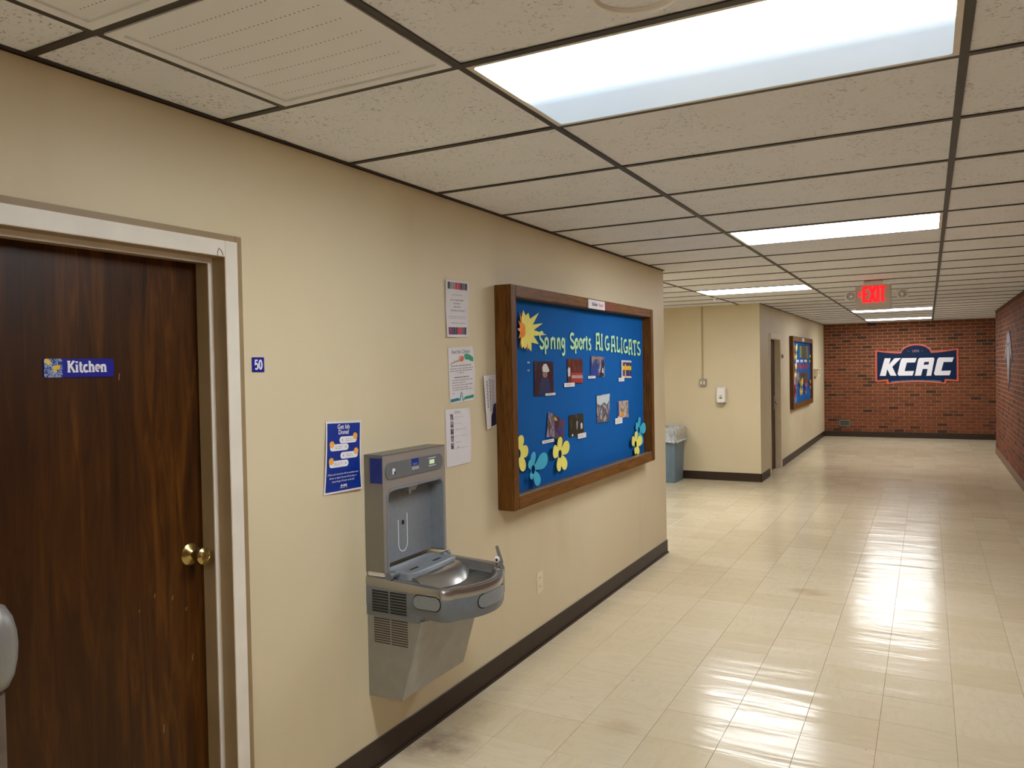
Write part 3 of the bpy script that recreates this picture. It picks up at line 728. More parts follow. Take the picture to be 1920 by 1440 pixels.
for i, (vv, a, b, hh) in enumerate(((.665, .09, .9, .018), (.615, .05, .93, .013), (.575, .05, .93, .013), (.535, .35, .58, .013), (.455, .2, .77, .02), (.405, .12, .9, .013), (.36, .12, .65, .013), (.315, .12, .92, .013), (.27, .12, .72, .013), (.23, .12, .9, .013), (.17, .12, .20, .013))):
    s.words(a, b, vv, hh, bm, 40+i)
s.obj('print_text', bm, M_DKPRINT)
bm = s.poly([(.02, .02), (.38, .035), (.40, .05), (.34, .085), (.03, .075)]); s.poly([(.38, .03), (.42, .03), (.475, .19), (.45, .19)], .0005, bm); s.obj('pulse_band', bm, M_TEAL)
bm = s.poly([(.58, .04), (.97, .05), (.97, .11), (.62, .09)]); s.poly([(.475, .19), (.50, .16), (.55, .02), (.51, .02)], .0006, bm); s.poly([(.53, .02), (.57, .02), (.63, .09), (.60, .09)], .0007, bm); s.obj('pulse_band', bm, M_GREENP)
s = Sheet('portrait_list_notice', (3.119, 1.460), (3.334, 1.459), (3.339, 1.184), (3.123, 1.181), 'white notice with a column of small dark portraits, bottom of the column', bend=lambda u, v: .001+.009*u*math.sin(2.4*v+.3), group='paper notices on the wall')
bm = B()
for i, (a, b, vv, hh) in enumerate(((.36, .60, .945, .018), (.33, .62, .92, .010), (.36, .70, .85, .007), (.36, .62, .74, .007), (.36, .78, .635, .012), (.36, .85, .52, .007), (.36, .6, .41, .010), (.2, .86, .305, .010), (.42, .55, .325, .014))): s.words(a, b, vv, hh, bm, 60+i)
s.obj('print_text', bm, M_MIDPRINT)
for q in range(5):
    v1 = .91-q*.125
    s.obj('portrait', s.grid(.18, v1-.105, .30, v1, .0005, 2), m_photo('portrait_print%d' % q, [(20, 20, 24), (60, 58, 66), (170, 168, 176), (30, 30, 36)], 60, q))
s = Sheet('sideways_notice', (3.467, 1.615), (3.617, 1.621), (3.617, 1.349), (3.495, 1.334), 'white sideways-printed notice tucked behind the notice board edge', bend=lambda u, v: .001+.012*(1-u), group='paper notices on the wall')
bm = B()
for u_, a in ((.18, .90), (.42, .93), (.62, .9), (.74, .9)):
    vv = a; rr = random.Random(int(u_*100))
    while vv > (.42 if u_ < .3 else .30):
        l = rr.uniform(.03, .07); s.poly([(u_, vv-l), (u_+(.10 if u_ < .5 else .05), vv-l), (u_+(.10 if u_ < .5 else .05), vv), (u_, vv)], .0004, bm); vv -= l+.012
s.obj('print_text', bm, M_MIDPRINT)
s.obj('dark_picture', s.poly([(.42, .02), (.98, .02), (.98, .45), (.72, .42), (.62, .30), (.48, .22)]), plain('deep_navy_picture', srgb(34, 36, 66), .5))

# ------------------------------------------------------------------ drinking fountain
FL, FR = 2.508, 2.966
ft = thing('drinking_fountain', (0, 2.74, .32), 'stainless steel drinking fountain with bottle filler on the left wall', 'fountain')
hole = [(2.528, .835)]+[(2.528, 1.13)]+arc(2.563, 1.13, .035, .04, 180, 90, 6)+arc(2.915, 1.13, .035, .04, 90, 0, 6)+[(2.95, .835)]
outer = [(FL, .832), (FL, 1.307), (FR, 1.307), (FR, .832)]
fil = obj('bottle_filler', poly([outer+[(FR-.001, .832)]+[(2.95, .832)]+hole[::-1]+[(2.528, .832)]][:1], 'x', .02, .095), M_STEEL, ft)
obj('back_pan', box(0, .02, FL+.001, FR-.001, .832, 1.306), M_STEELV, fil)
obj('top_cap', box(0, .097, FL-.001, FR+.001, 1.3065, 1.311, .001), M_STEELV, fil)
obj('side_panel', box(.002, .0935, FL-.0015, FL, .835, 1.306), M_STEELV, fil)
inn = [(2.536, .84)]+[(2.536, 1.125)]+arc(2.566, 1.125, .03, .035, 180, 90, 6)+arc(2.912, 1.125, .03, .035, 90, 0, 6)+[(2.942, .84)]
hole2 = [(2.5285, .838)]+[(2.5285, 1.13)]+arc(2.563, 1.13, .0345, .0395, 180, 90, 6)+arc(2.915, 1.13, .0345, .0395, 90, 0, 6)+[(2.9495, .838)]
lin = obj('recess_liner', poly([hole2+[(2.942, .838)]+inn[::-1]+[(2.536, .838)]], 'x', .0215, .098), M_GREYD, fil)
obj('recess_back', box(.0205, .026, 2.53, 2.948, .838, 1.168), M_GREYD, fil)
obj('nozzle', loft([[(.03, 2.70, 1.165), (.085, 2.70, 1.165), (.085, 2.78, 1.165), (.03, 2.78, 1.165)], [(.035, 2.715, 1.135), (.072, 2.715, 1.135), (.072, 2.765, 1.135), (.035, 2.765, 1.135)]]), M_GREYD, fil)
obj('nozzle_tip', lathe([(.010, 0), (.008, -.016)], 'z', (.056, 2.74, 1.136), 14), M_STEELP, fil, True)
def f3(u, v, o): return (.026+o, u, v)
obj('bottle_outline', ribbon(B(), [(2.697, 1.01), (2.697, .915)]+arc(2.729, .905, .032, .035, 180, 360, 12)+[(2.761, .915), (2.761, 1.03)], .0045, f3, .0008), M_WHITEP, fil)
obj('sensor_eye', poly([rrect(2.722, 2.738, .985, 1.003, .004, 3)], 'x', .026, .0275), M_BLACK, fil)
bm = B()
for z, l in ((1.03, .05), (.965, .035), (.90, .02), (.875, .018)): ribbon(bm, [(2.548, z), (2.548, z+l), (2.556, z+l), (2.556, z)], .002, f3, .0006, True)
obj('side_icons', bm, plain('pale_grey_icon', srgb(176, 178, 180), .5), fil, kind='stuff')
pan = obj('control_panel', poly([rrect(2.522, 2.940, 1.208, 1.276, .033, 8)], 'x', .095, .100), M_GREY, fil)
bt_ = obj('sensor_icon', poly([rrect(2.566, 2.584, 1.226, 1.250, .003, 2)], 'x', .100, .1006), M_WHITEP, pan); obj('icon_mark', box(.1006, .101, 2.577, 2.585, 1.224, 1.238), M_BLACK, bt_)
obj('blue_label', box(.100, .1006, 2.700, 2.752, 1.246, 1.275), M_BLUE, pan)
def f4(u, v, o): return (.1008+o, u, v)
bm = B(); V, Fc = text_geo('ELKAY', .011, .0002); add_flat(bm, V, Fc, lambda a, b: f4(2.726+a, 1.252+b, 0)); obj('blue_label_text', bm, plain('pale_blue_print', srgb(150, 170, 220), .5), pan)
bm = B(); V, Fc = text_geo('EZH2O', .016, .0004); add_flat(bm, V, Fc, lambda a, b: f4(2.728+a, 1.234+b, 0)); obj('white_label_text', bm, M_WHITEP, pan)
obj('display', box(.100, .1008, 2.834, 2.872, 1.238, 1.256), M_LCD, pan)
bm = B(); 
for v in (1.230, 1.264): ribbon(bm, [(2.826, v), (2.882, v)], .003, f4, .0003)
obj('display_caption', bm, M_WHITEP, pan, kind='stuff')
obj('blue_sticker', box(.032, .0935, FL-.0022, FL-.0015, 1.195, 1.298), plain('deep_blue_film', srgb(44, 56, 120), .3), fil)
# basin
def outline(x0, xf, bow, ya, yb_, r, n=10):
    """plan outline from back-left counter to front and back-right; front bows outward"""
    pts = []; L_ = xf-r
    for i in range(7): pts.append((x0+(L_-x0)*i/6, ya))
    for i in range(1, n): t = math.radians(90*i/n); pts.append((L_+r*math.sin(t), ya+r-r*math.cos(t)))
    m = 18
    for i in range(m+1):
        y = ya+r+(yb_-ya-2*r)*i/m; q = (y-(ya+yb_)/2)/((yb_-ya)/2-r); pts.append((xf+bow*(1-q*q), y))
    for i in range(n-1, 0, -1): t = math.radians(90*i/n); pts.append((L_+r*math.sin(t), yb_-r+r*math.cos(t)))
    for i in range(6, -1, -1): pts.append((x0+(L_-x0)*i/6, yb_))
    return pts
def ring(z, ins=0, x0=0, xf=.405, bow=.068, r=.05, drop=True):
    return [(x, y, z-(.05*x if drop else 0)) for x, y in outline(x0, xf-ins, bow, 2.504+ins, 2.984-ins, max(.012, r-ins*.6))]
obj('shroud', loft([ring(.690, .012), ring(.683+.004, .004), ring(.700, 0), ring(.772, 0), ring(.776, .002)]), M_GREY, ft, True)
bas = obj('basin', loft([ring(.776, .0015), ring(.782, -.001), ring(.803, -.001), ring(.812, .003), ring(.816, .012), ring(.815, .026), ring(.810, .034, .03), ring(.806, .036, .10),
     ring(.796, .040, .20), ring(.775, .050, .225), ring(.766, .065, .24), ring(.762, .10, .26)], True, True), M_STEELP, ft, True)
obj('drain', lathe([(.028, 0), (.026, .002), (.010, .001)], 'z', (.335, 2.72, .7475), 20), M_STEELV, bas, True)
# raised splash ridge between tray and bowl
rg = []
for i in range(15):
    y = 2.575+.335*i/14; b_ = math.sin(math.pi*i/14)
    rg.append([(.160, y, .796), (.180+.025*b_, y, .806+.008*b_**.5), (.200+.040*b_, y, .803+.005*b_**.5), (.245+.055*b_, y, .770), (.255+.06*b_, y, .750), (.17, y, .76)])
obj('splash_ridge', loft(rg), M_STEELP, bas, True)
tr = obj('drip_tray', loft([[(x, y, z) for x, y in rrect(.030+i_, .192-i_, 2.566+i_, 2.912-i_, .035)] for z, i_ in ((.795, 0), (.822, 0), (.826, .004), (.826, .014), (.822, .018))]), M_GREYD, ft, True)
bm = B()
for yy in (2.655, 2.825): poly([rrect(.128, .140, yy-.03, yy+.03, .005, 3)], 'z', .8222, .8232, bm)
obj('tray_slots', bm, M_BLACK, tr, kind='stuff')
for yy in (2.535, 2.925):
    obj('tray_hinge', lathe([(.015, -.026), (.015, -.010), (.012, -.009), (.012, .009), (.015, .010), (.015, .026)], 'y', (.112, yy, .820), 14), M_GREY, tr, True)
obj('white_card', box(.006, .088, FL+.004, FL+.03, .815, .834), M_PLW, ft)
# bubbler
bb = obj('bubbler', lathe([(.022, 0), (.020, .006), (.011, .010), (.010, .018), (.013, .022), (.013, .030)], 'z', (.402, 2.898, .790), 18), M_STEELP, ft, True)
hood = []
for i in range(8):
    q = i/7; zz = .812+.075*q; wdt = .019*(1-.35*q); xx = .402-.010*math.sin(q*1.5)-.012*q*q+.012; yy = 2.905
    hood.append([(xx, yy-wdt, zz), (xx+.006, yy, zz+.001), (xx, yy+wdt, zz), (xx-.005, yy, zz-.001)])
obj('hood', loft(hood), M_STEELV, bb, True)
obj('spout', tube([(.402, 2.898, .818), (.402, 2.894, .832), (.404, 2.884, .838), (.408, 2.872, .836)], [.010, .011, .012, .011], 12), M_PLW, bb, True)
obj('spout_hole', lathe([(.006, 0), (.005, -.002)], 'y', (.4085, 2.8725, .836), 12), M_BLACK, bb)
# push bars
def pill_left(x0, x1, z0, z1): return poly([rrect(x0, x1, z0, z1, (z1-z0)/2*.98, 8)], 'y', 2.4995, 2.5045)
obj('push_bar', pill_left(.238, .362, .712, .764), M_GREYL, ft)
obj('push_bar_groove', poly([rrect(.234, .366, .708, .768, .029, 8), rrect(.238, .362, .712, .764, .0255, 8)], 'y', 2.5030, 2.5045), M_BLACK, ft)
bm = B()
pl = rrect(2.640, 2.850, .698, .748, .024, 8)
def front_x(y): q = (y-2.744)/(.24-.05); return .405+.068*(1-q*q)
bm.free(); bm = poly([pl], 'x', -.002, .004)
for q in range(1, 14):
    bmesh.ops.bisect_plane(bm, geom=bm.verts[:]+bm.edges[:]+bm.faces[:], plane_co=(0, 2.64+.015*q, 0), plane_no=(0, 1, 0))
for v in bm.verts: v.co.x += front_x(v.co.y)
obj('push_bar', bm, M_GREYL, ft)
bm = ribbon(B(), rrect(2.638, 2.852, .696, .750, .026, 8), .004, lambda u, v, o: (front_x(u)+.0005+o, u, v), .0012, True)
obj('push_bar_groove', bm, M_BLACK, ft)
# side housing behind the vent slots and the tapering lower cabinet
obj('side_housing', loft([[(0, 2.5055, .655), (.255, 2.5055, .650), (.275, 2.55, .650), (.275, 2.94, .650), (.255, 2.983, .650), (0, 2.983, .655)], [(0, 2.5055, .70), (.29, 2.5055, .70), (.31, 2.55, .70), (.31, 2.94, .70), (.29, 2.983, .70), (0, 2.983, .70)]]), M_GREY, ft)
V = [(0, 2.51, .318), (.165, 2.51, .322), (.170, 2.598, .328), (.170, 2.89, .328), (.165, 2.978, .322), (0, 2.978, .318),
     (0, 2.51, .657), (.268, 2.51, .657), (.274, 2.522, .657), (.274, 2.966, .657), (.268, 2.978, .657), (0, 2.978, .657)]
bm = B(); vv = [bm.verts.new(q) for q in V]
for f in ((5, 4, 3, 2, 1, 0), (6, 7, 8, 9, 10, 11), (0, 1, 7, 6), (1, 2, 8, 7), (2, 3, 9, 8), (3, 4, 10, 9), (4, 5, 11, 10), (5, 0, 6, 11)): bm.faces.new([vv[i] for i in f])
bmesh.ops.recalc_face_normals(bm, faces=bm.faces[:]); obj('lower_cabinet', bm, M_APRON, ft)
bm = B()
for i in range(8):
    z = .674+i*.0116
    for xa in (.032, .122): bx(bm, xa, xa+.080, 2.5025, 2.504, z, z+.0062)
obj('upper_vent_slots', bm, M_BLACK, ft, kind='stuff')
bm = B()
for i in range(11):
    z = .545+i*.0098
    for xa in (.034, .121): bx(bm, xa, xa+.080, 2.5088, 2.5101, z, z+.0042)
obj('lower_vent_slots', bm, plain('brown_slot', srgb(58, 46, 34), .8), ft, kind='stuff')

# ------------------------------------------------------------------ near notice board
BX = .100                                          # depth of the case
bd = thing('notice_board', (0, 4.83, .89), 'large oak-framed blue notice board on the beige wall near the fountain', 'notice board')
Z0, Z1, Y1_, Y2_ = .892, 2.097, 3.620, 6.030; SW = .062
obj('stile', box(.0, BX, Y1_, Y1_+SW, Z0, Z1, .003), M_OAKV, bd)
obj('stile', box(.0, BX, Y2_-SW, Y2_, Z0, Z1, .003), M_OAKV, bd)
obj('top_rail', box(.0, BX-.001, Y1_+SW, Y2_-SW, Z1-SW, Z1, .003), M_OAKH, bd)
obj('bottom_rail', box(.0, BX-.001, Y1_+SW, Y2_-SW, Z0, Z0+SW+.006, .003), M_OAKH, bd)
obj('cloth_panel', box(.0, .028, Y1_+SW, Y2_-SW, Z0+SW, Z1-SW), M_FELT, bd)
bm = B(); bx(bm, .082, .095, Y1_+SW, Y2_-SW, Z0+SW+.006, Z0+SW+.015); bx(bm, .060, .064, Y1_+SW, Y2_-SW, Z0+SW+.006, Z0+SW+.012); obj('track', bm, M_ALU, bd)
t = thing('frame_label', (BX, 4.83, 2.03), 'white strip label on the top rail of the large notice board', 'label')
obj('card', box(BX-.001, BX+.001, 4.685, 4.975, 2.032, 2.090), M_PAPER, t)
bm = B(); V, Fc = text_geo('Bulletin', .032, .0006); add_flat(bm, V, Fc, lambda a, b: (BX+.0016, 4.795+a, 2.062+b)); obj('dark_lettering', bm, M_DKPRINT, t)
bm = B(); V, Fc = text_geo('Board', .032, .0006); add_flat(bm, V, Fc, lambda a, b: (BX+.0016, 4.905+a, 2.062+b)); obj('red_lettering', bm, plain('faded_red_print', srgb(200, 96, 96), .6), t)
tag(obj('red_strip', box(BX-.001, BX+.0006, 4.978, 5.15, 2.034, 2.086), plain('dull_red_tape', srgb(122, 60, 40), .6)), 'dull red strip beside the white label on the top rail', 'strip')
PX = .0285
def pf(u, v, o): return (PX+o, u, v)
# paper letters
def glyphs():
    g = {}
    S_ = arc(.5, .74, .30, .21, 40, 200, 9)+[(.30, .58), (.5, .5), (.70, .40)]+arc(.5, .26, .32, .22, 20, -160, 9)
    g['S'] = [S_]
    g['p'] = [[(.22, .66), (.24, -.30)], arc(.48, .36, .24, .27, 150, -160, 12)]
    g['r'] = [[(.26, .66), (.30, 0)], [(.30, .40), (.44, .60), (.66, .66), (.78, .56)]]
    g['i'] = [[(.42, .70), (.46, .0)]]
    g['n'] = [[(.2, .66), (.22, 0)], [(.22, .42), (.40, .64), (.62, .60), (.70, .40), (.72, 0)]]
    g['g'] = [arc(.46, .40, .24, .25, 20, 340, 12), [(.74, .68), (.74, -.12)]+arc(.48, -.14, .26, .17, 0, -150, 8)]
    g['o'] = [arc(.5, .34, .28, .31, 0, 345, 16)]
    g['t'] = [[(.46, .86), (.48, .14), (.58, .02), (.74, .04)], [(.22, .62), (.78, .66)]]
    g['s'] = [arc(.5, .50, .20, .15, 40, 210, 7)+[(.5, .34), (.64, .26)]+arc(.48, .15, .22, .15, 20, -150, 7)]
    g['H'] = [[(.22, 0), (.30, .96)], [(.80, 0), (.66, .96)], [(.26, .40), (.74, .40)], [(.14, .96), (.74, 1.0)], [(.08, .02), (.36, .02)], [(.66, .02), (.94, .02)]]
    g['I'] = [[(.5, .0), (.46, 1.0)], [(.26, .97), (.70, 1.0)], [(.28, .02), (.74, .02)]]
    g['G'] = [arc(.52, .5, .34, .44, 55, 330, 16), [(.80, .05), (.80, .42)], [(.55, .42), (.92, .42)]]
    g['L'] = [[(.30, 1.0), (.30, .04)], [(.30, .06), (.86, .06), (.88, .26)], [(.14, .98), (.48, .98)]]
    g['T'] = [[(.5, 0), (.48, .96)], [(.12, .80), (.16, .95), (.84, .98), (.88, .82)], [(.32, .02), (.70, .02)]]
    return g
GL = glyphs()
words = [('Spring', 'Spring', [(4.081, 4.165), (4.152, 4.232), (4.236, 4.296), (4.282, 4.326), (4.330, 4.398), (4.392, 4.464)], 1.762, 1.864),
         ('Sports', 'Sports', [(4.520, 4.622), (4.602, 4.682), (4.668, 4.742), (4.730, 4.795), (4.778, 4.835), (4.826, 4.898)], 1.768, 1.869),
         ('HIGHLIGHTS', 'HIGHLIGHTS', [(4.950, 5.062), (5.050, 5.112), (5.122, 5.236), (5.240, 5.360), (5.356, 5.446), (5.440, 5.512), (5.500, 5.620), (5.612, 5.722), (5.718, 5.812), (5.812, 5.915)], 1.772, 1.876)]
ORD = ['first', 'second', 'third', 'fourth', 'fifth', 'sixth', 'seventh', 'eighth', 'ninth', 'last']
for wname, chars, spans, zb_, zt_ in words:
    for i, (ch, (ya, yb_)) in enumerate(zip(chars, spans)):
        drop = .0; zz0, zz1 = zb_, zt_
        if wname == 'HIGHLIGHTS': zz0, zz1 = zb_-.0042*i, zt_-.0040*i
        bm = B()
        for j, pth in enumerate(GL[ch]):
            ribbon(bm, [(ya+(yb_-ya)*a, zz0+(zz1-zz0)*b) for a, b in pth], .0185, lambda u, v, o, j=j: (PX+.004+o+.0004*j, u, v), .0012)
        o = obj('paper_letter', bm, M_MINT)
        od = 'last' if i == len(chars)-1 else ORD[i]
        tag(o, 'mint green paper letter %s, %s letter of %s on the notice board' % (ch, od, wname), 'letter', 'mint paper letters of the board title')
# petal cut-outs
def flower(name, cy, cz, petals, mat, label, group, x=.010, hole=.026, tilt=.0, sy=1.0):
    """petals: list of (angle deg, length, width)"""
    outline_ = []
    for a in range(0, 360, 5):
        r = .030
        for ang, ln, wd in petals:
            d = abs((a-ang+180) % 360-180)
            if d < wd: r = max(r, .028+(ln-.028)*math.sqrt(max(0, 1-(d/wd)**2.2)))
        outline_.append((cy+sy*r*math.cos(math.radians(a)), cz+r*math.sin(math.radians(a))))
    hl = [(cy+sy*hole*.95*math.cos(q*math.pi/10), cz+hole*math.sin(q*math.pi/10)) for q in range(20)]
    bm = poly([outline_, hl] if hole else [outline_], 'x', PX+x, PX+x+.0012)
    for v in bm.verts:                              # the paper cups away from the board
        d = math.hypot(v.co.y-cy, v.co.z-cz); v.co.x += tilt*d+1.1*d*d*.6
    return tag(obj(name, bm, mat), label, 'paper flower', group)
GF = 'paper flowers on the large notice board'
flower('paper_flower', 3.800, 1.178, [(72, .105, 36), (5, .105, 34), (-60, .112, 34), (144, .105, 34), (216, .105, 34)], M_YEL, 'pale yellow paper flower half hidden behind the left frame of the board', GF, .006)
flower('paper_flower', 3.940, 1.073, [(92, .102, 32), (20, .165, 30), (-55, .112, 34), (140, .08, 30), (235, .06, 34)], M_CYAN, 'sky blue paper flower at the lower left of the board', GF, .024)
flower('paper_flower', 4.330, 1.120, [(96, .106, 36), (22, .128, 34), (-52, .120, 34), (-112, .108, 32), (164, .125, 34)], M_YEL, 'pale yellow paper flower below the photos, between the two flower clusters', GF, .014)
flower('paper_flower', 5.825, 1.148, [(88, .102, 32), (5, .135, 34), (-62, .125, 32), (150, .10, 32), (220, .075, 34)], M_CYAN, 'sky blue paper flower at the lower right of the board', GF, .008)
flower('paper_flower', 5.716, 1.046, [(88, .102, 34), (14, .125, 34), (-52, .098, 34), (-104, .078, 30), (155, .115, 34)], M_YEL, 'pale yellow paper flower in front of the blue one at the lower right', GF, .018)
# sun
def star(cy, cz, tips, rin, sy=1): 
    pts = []; n = len(tips)
    for i, (a, r) in enumerate(tips):
        a2, r2 = tips[(i+1) % n]; 
        if a2 < a: a2 += 360
        pts.append((cy+sy*r*math.cos(math.radians(a)), cz+r*math.sin(math.radians(a))))
        pts.append((cy+sy*rin*math.cos(math.radians((a+a2)/2)), cz+rin*math.sin(math.radians((a+a2)/2))))
    return pts
sn = thing('paper_sun', (PX, 3.89, 1.865), 'orange and yellow paper sun at the upper left of the board', 'paper sun')
def cup(bm, cy, k):
    for v in bm.verts: v.co.x += k*abs(v.co.y-cy)
    return bm
obj('orange_burst', cup(poly([star(3.868, 1.862, [(a, .12 if i % 2 else .105) for i, a in enumerate(range(95, 300, 28))]+[(330, .04), (30, .04), (70, .05)], .056)], 'x', PX+.010, PX+.0112), 3.87, .25), M_ORG, sn)
obj('yellow_burst', cup(poly([star(3.885, 1.858, [(-118, .11), (-92, .10), (-62, .128), (-28, .150), (-4, .215), (16, .185), (38, .178), (70, .112), (96, .118), (150, .03), (210, .03)], .088)], 'x', PX+.014, PX+.0152), 3.88, .15), M_YEL, sn)
# photographs and captions
def photo(quad, mat, label, x=.003, prints=()):
    (a, b, c, d) = quad
    t = tag(obj('photo_print', poly([[a, b, c, d][::-1]], 'x', PX+x, PX+x+.0012), mat), label, 'photo', 'photo prints on the large notice board')
    def at(u, v):
        y = (a[0]*(1-u)+b[0]*u)*v+(d[0]*(1-u)+c[0]*u)*(1-v); z = (a[1]*(1-u)+b[1]*u)*v+(d[1]*(1-u)+c[1]*u)*(1-v); return (y, z)
    for k, (nm, mm, pts) in enumerate(prints):
        obj(nm, poly([[at(*q) for q in pts]], 'x', PX+x+.0012, PX+x+.0016+.0003*k), mm, t)
    return t
def disc(cu, cv, ru, rv, n=12): return [(cu+ru*math.cos(2*math.pi*i/n), cv+rv*math.sin(2*math.pi*i/n)) for i in range(n)]
M_SKIN = plain('skin_tone_print', srgb(150, 112, 92), .4); M_NAVYP = plain('navy_uniform_print', srgb(34, 44, 84), .4); M_LTP = plain('pale_photo_print', srgb(206, 204, 206), .4)
photo([(4.020, 1.689), (4.279, 1.688), (4.276, 1.484), (4.014, 1.488)], m_photo('photo_dugout', [(44, 26, 36), (70, 34, 36), (36, 32, 54), (96, 52, 40), (50, 34, 44)], 16, 1), 'large photo of a player in a pale cap, leftmost in the upper row',
      prints=(('figure', M_NAVYP, [(.22, .02), (.80, .02), (.82, .30), (.70, .52), (.45, .55), (.30, .40)]), ('face', M_SKIN, disc(.55, .62, .13, .10)), ('cap', M_LTP, [(.42, .70), (.40, .82), (.48, .92), (.62, .93), (.70, .84), (.78, .72), (.68, .68)])))
photo([(4.485, 1.703), (4.732, 1.705), (4.732, 1.545), (4.490, 1.546)], m_photo('photo_team', [(58, 36, 30), (110, 46, 40), (64, 44, 34), (150, 60, 52), (50, 40, 36)], 30, 2), 'reddish team photo, second in the upper row',
      prints=(('banner', plain('red_banner_print', srgb(170, 52, 50), .4), [(.22, .05), (.99, .02), (.99, .42), (.25, .45)]), ('banner_strip', plain('grey_banner_print', srgb(168, 150, 148), .4), [(.24, .22), (.99, .20), (.99, .32), (.24, .34)]), ('pale_figure', M_LTP, [(.03, .30), (.16, .30), (.18, .60), (.10, .68), (.02, .58)])))
photo([(4.875, 1.724), (5.135, 1.716), (5.124, 1.578), (4.868, 1.590)], m_photo('photo_blue', [(30, 58, 140), (36, 70, 156), (60, 56, 84), (170, 170, 190), (34, 62, 148)], 14, 3), 'blue photo of players in action, third in the upper row',
      prints=(('caption_band', plain('tan_band_print', srgb(150, 120, 100), .4), [(.05, .86), (.9, .86), (.88, .97), (.08, .98)]), ('dark_figure', plain('dark_figure_print', srgb(40, 34, 44), .4), [(.66, .02), (.94, .02), (.97, .7), (.84, .74), (.72, .4)]), ('pale_figure', M_LTP, [(.78, .22), (.92, .18), (.90, .40), (.82, .46)])))
photo([(5.462, 1.697), (5.688, 1.693), (5.684, 1.556), (5.458, 1.562)], m_photo('photo_bright', [(34, 44, 110), (52, 60, 120), (30, 40, 100), (210, 206, 206)], 26, 4), 'white-bordered photo with a yellow band, rightmost in the upper row',
      prints=(('yellow_band', plain('yellow_band_print', srgb(226, 186, 40), .4), [(.05, .46), (.99, .46), (.99, .68), (.05, .68)]), ('white_band', M_LTP, [(.02, .88), (.99, .88), (.99, .99), (.02, .99)]), ('white_foot', M_LTP, [(.02, .02), (.99, .02), (.99, .12), (.02, .12)]), ('white_pole', M_LTP, [(.02, .12), (.14, .12), (.14, .88), (.02, .88)]), ('pale_stripe', M_PEACH, [(.36, .02), (.44, .02), (.44, .80), (.36, .80)])))
photo([(4.193, 1.388), (4.268, 1.368), (4.271, 1.228), (4.160, 1.237)], m_photo('photo_crowd', [(52, 40, 48), (96, 66, 54), (150, 150, 180), (44, 36, 44)], 24, 5), 'narrow tilted photo on the left of the lower row', x=.006)
photo([(4.262, 1.369), (4.435, 1.318), (4.398, 1.172), (4.262, 1.228)], m_photo('photo_blue_fans', [(24, 60, 150), (40, 40, 66), (110, 66, 60), (26, 66, 158), (60, 44, 50)], 22, 6), 'slanting blue photo partly behind the middle yellow flower', x=.004,
      prints=(('gold_spot', plain('gold_spot_print', srgb(190, 170, 90), .4), [(.08, .78), (.34, .80), (.30, .90), (.10, .92)]), ('grey_foot', plain('grey_foot_print', srgb(84, 78, 82), .4), [(.05, .02), (.98, .02), (.98, .22), (.05, .25)])))
photo([(4.499, 1.345), (4.730, 1.346), (4.737, 1.207), (4.500, 1.207)], m_photo('photo_field', [(40, 40, 30), (56, 52, 36), (34, 34, 30), (84, 80, 62), (50, 44, 34)], 22, 7), 'dark field photo in the lower row beside the slanting blue one',
      prints=(('white_player', M_LTP, [(.78, .28), (.90, .28), (.92, .50), (.84, .58), (.78, .50)]), ('mid_player', plain('lilac_player_print', srgb(150, 148, 170), .4), [(.50, .30), (.56, .30), (.60, .66), (.52, .72), (.48, .56)]), ('net', M_LTP, [(.16, .02), (.26, .02), (.24, .12), (.18, .12)])))
photo([(4.966, 1.452), (5.222, 1.458), (5.198, 1.260), (4.972, 1.262)], m_photo('photo_lineup', [(40, 40, 58), (120, 112, 116), (52, 52, 80), (190, 186, 186), (60, 54, 60)], 30, 8), 'tall team line-up photo under a pale sky in the lower row',
      prints=(('pale_sky', plain('pale_sky_print', srgb(190, 204, 206), .4), [(.02, .70), (.30, .62), (.55, .72), (.80, .62), (.97, .80), (.99, .99), (.02, .97)]),))
photo([(5.372, 1.394), (5.604, 1.392), (5.606, 1.263), (5.374, 1.271)], m_photo('photo_warm', [(190, 164, 140), (120, 96, 84), (206, 196, 190), (150, 118, 92)], 26, 9), 'small warm-toned photo with a blue edge, rightmost in the lower row',
      prints=(('blue_edge', plain('blue_edge_print', srgb(32, 60, 140), .4), [(.0, .10), (.14, .12), (.12, .99), (.0, .99)]), ('yellow_vest', M_GOLD, [(.22, .12), (.34, .12), (.34, .42), (.24, .40)]), ('orange_vest', M_ORG, [(.36, .08), (.52, .08), (.50, .34), (.38, .34)])))
CAP = [((4.158, 4.298, 1.484, 1.498), 'under the player in the pale cap'), ((4.432, 4.592, 1.527, 1.552), 'at the lower left of the reddish team photo'), ((4.822, 4.950, 1.572, 1.589), 'at the lower left of the blue action photo'),
       ((5.400, 5.521, 1.538, 1.565), 'at the lower left of the photo with the yellow band'), ((4.104, 4.268, 1.202, 1.221), 'left of the middle yellow flower'), ((4.632, 4.769, 1.185, 1.217), 'at the lower right of the dark field photo'), ((5.318, 5.467, 1.229, 1.272), 'at the lower left of the small warm-toned photo')]
for (a, b, c, d), wh in CAP:
    t = tag(obj('caption_card', box(PX+.005, PX+.0062, a, b, c, d), M_PAPER), 'small white caption card '+wh, 'card', 'caption cards on the large notice board')
    bm = B(); 
    for q in range(2): ribbon(bm, [(a+.02, d-(d-c)*(.35+.3*q)), (b-.025-.02*q, d-(d-c)*(.35+.3*q))], .0022, lambda u, v, o: (PX+.0063+o, u, v), .0002)
    obj('print_lines', bm, M_MIDPRINT, t, kind='stuff')
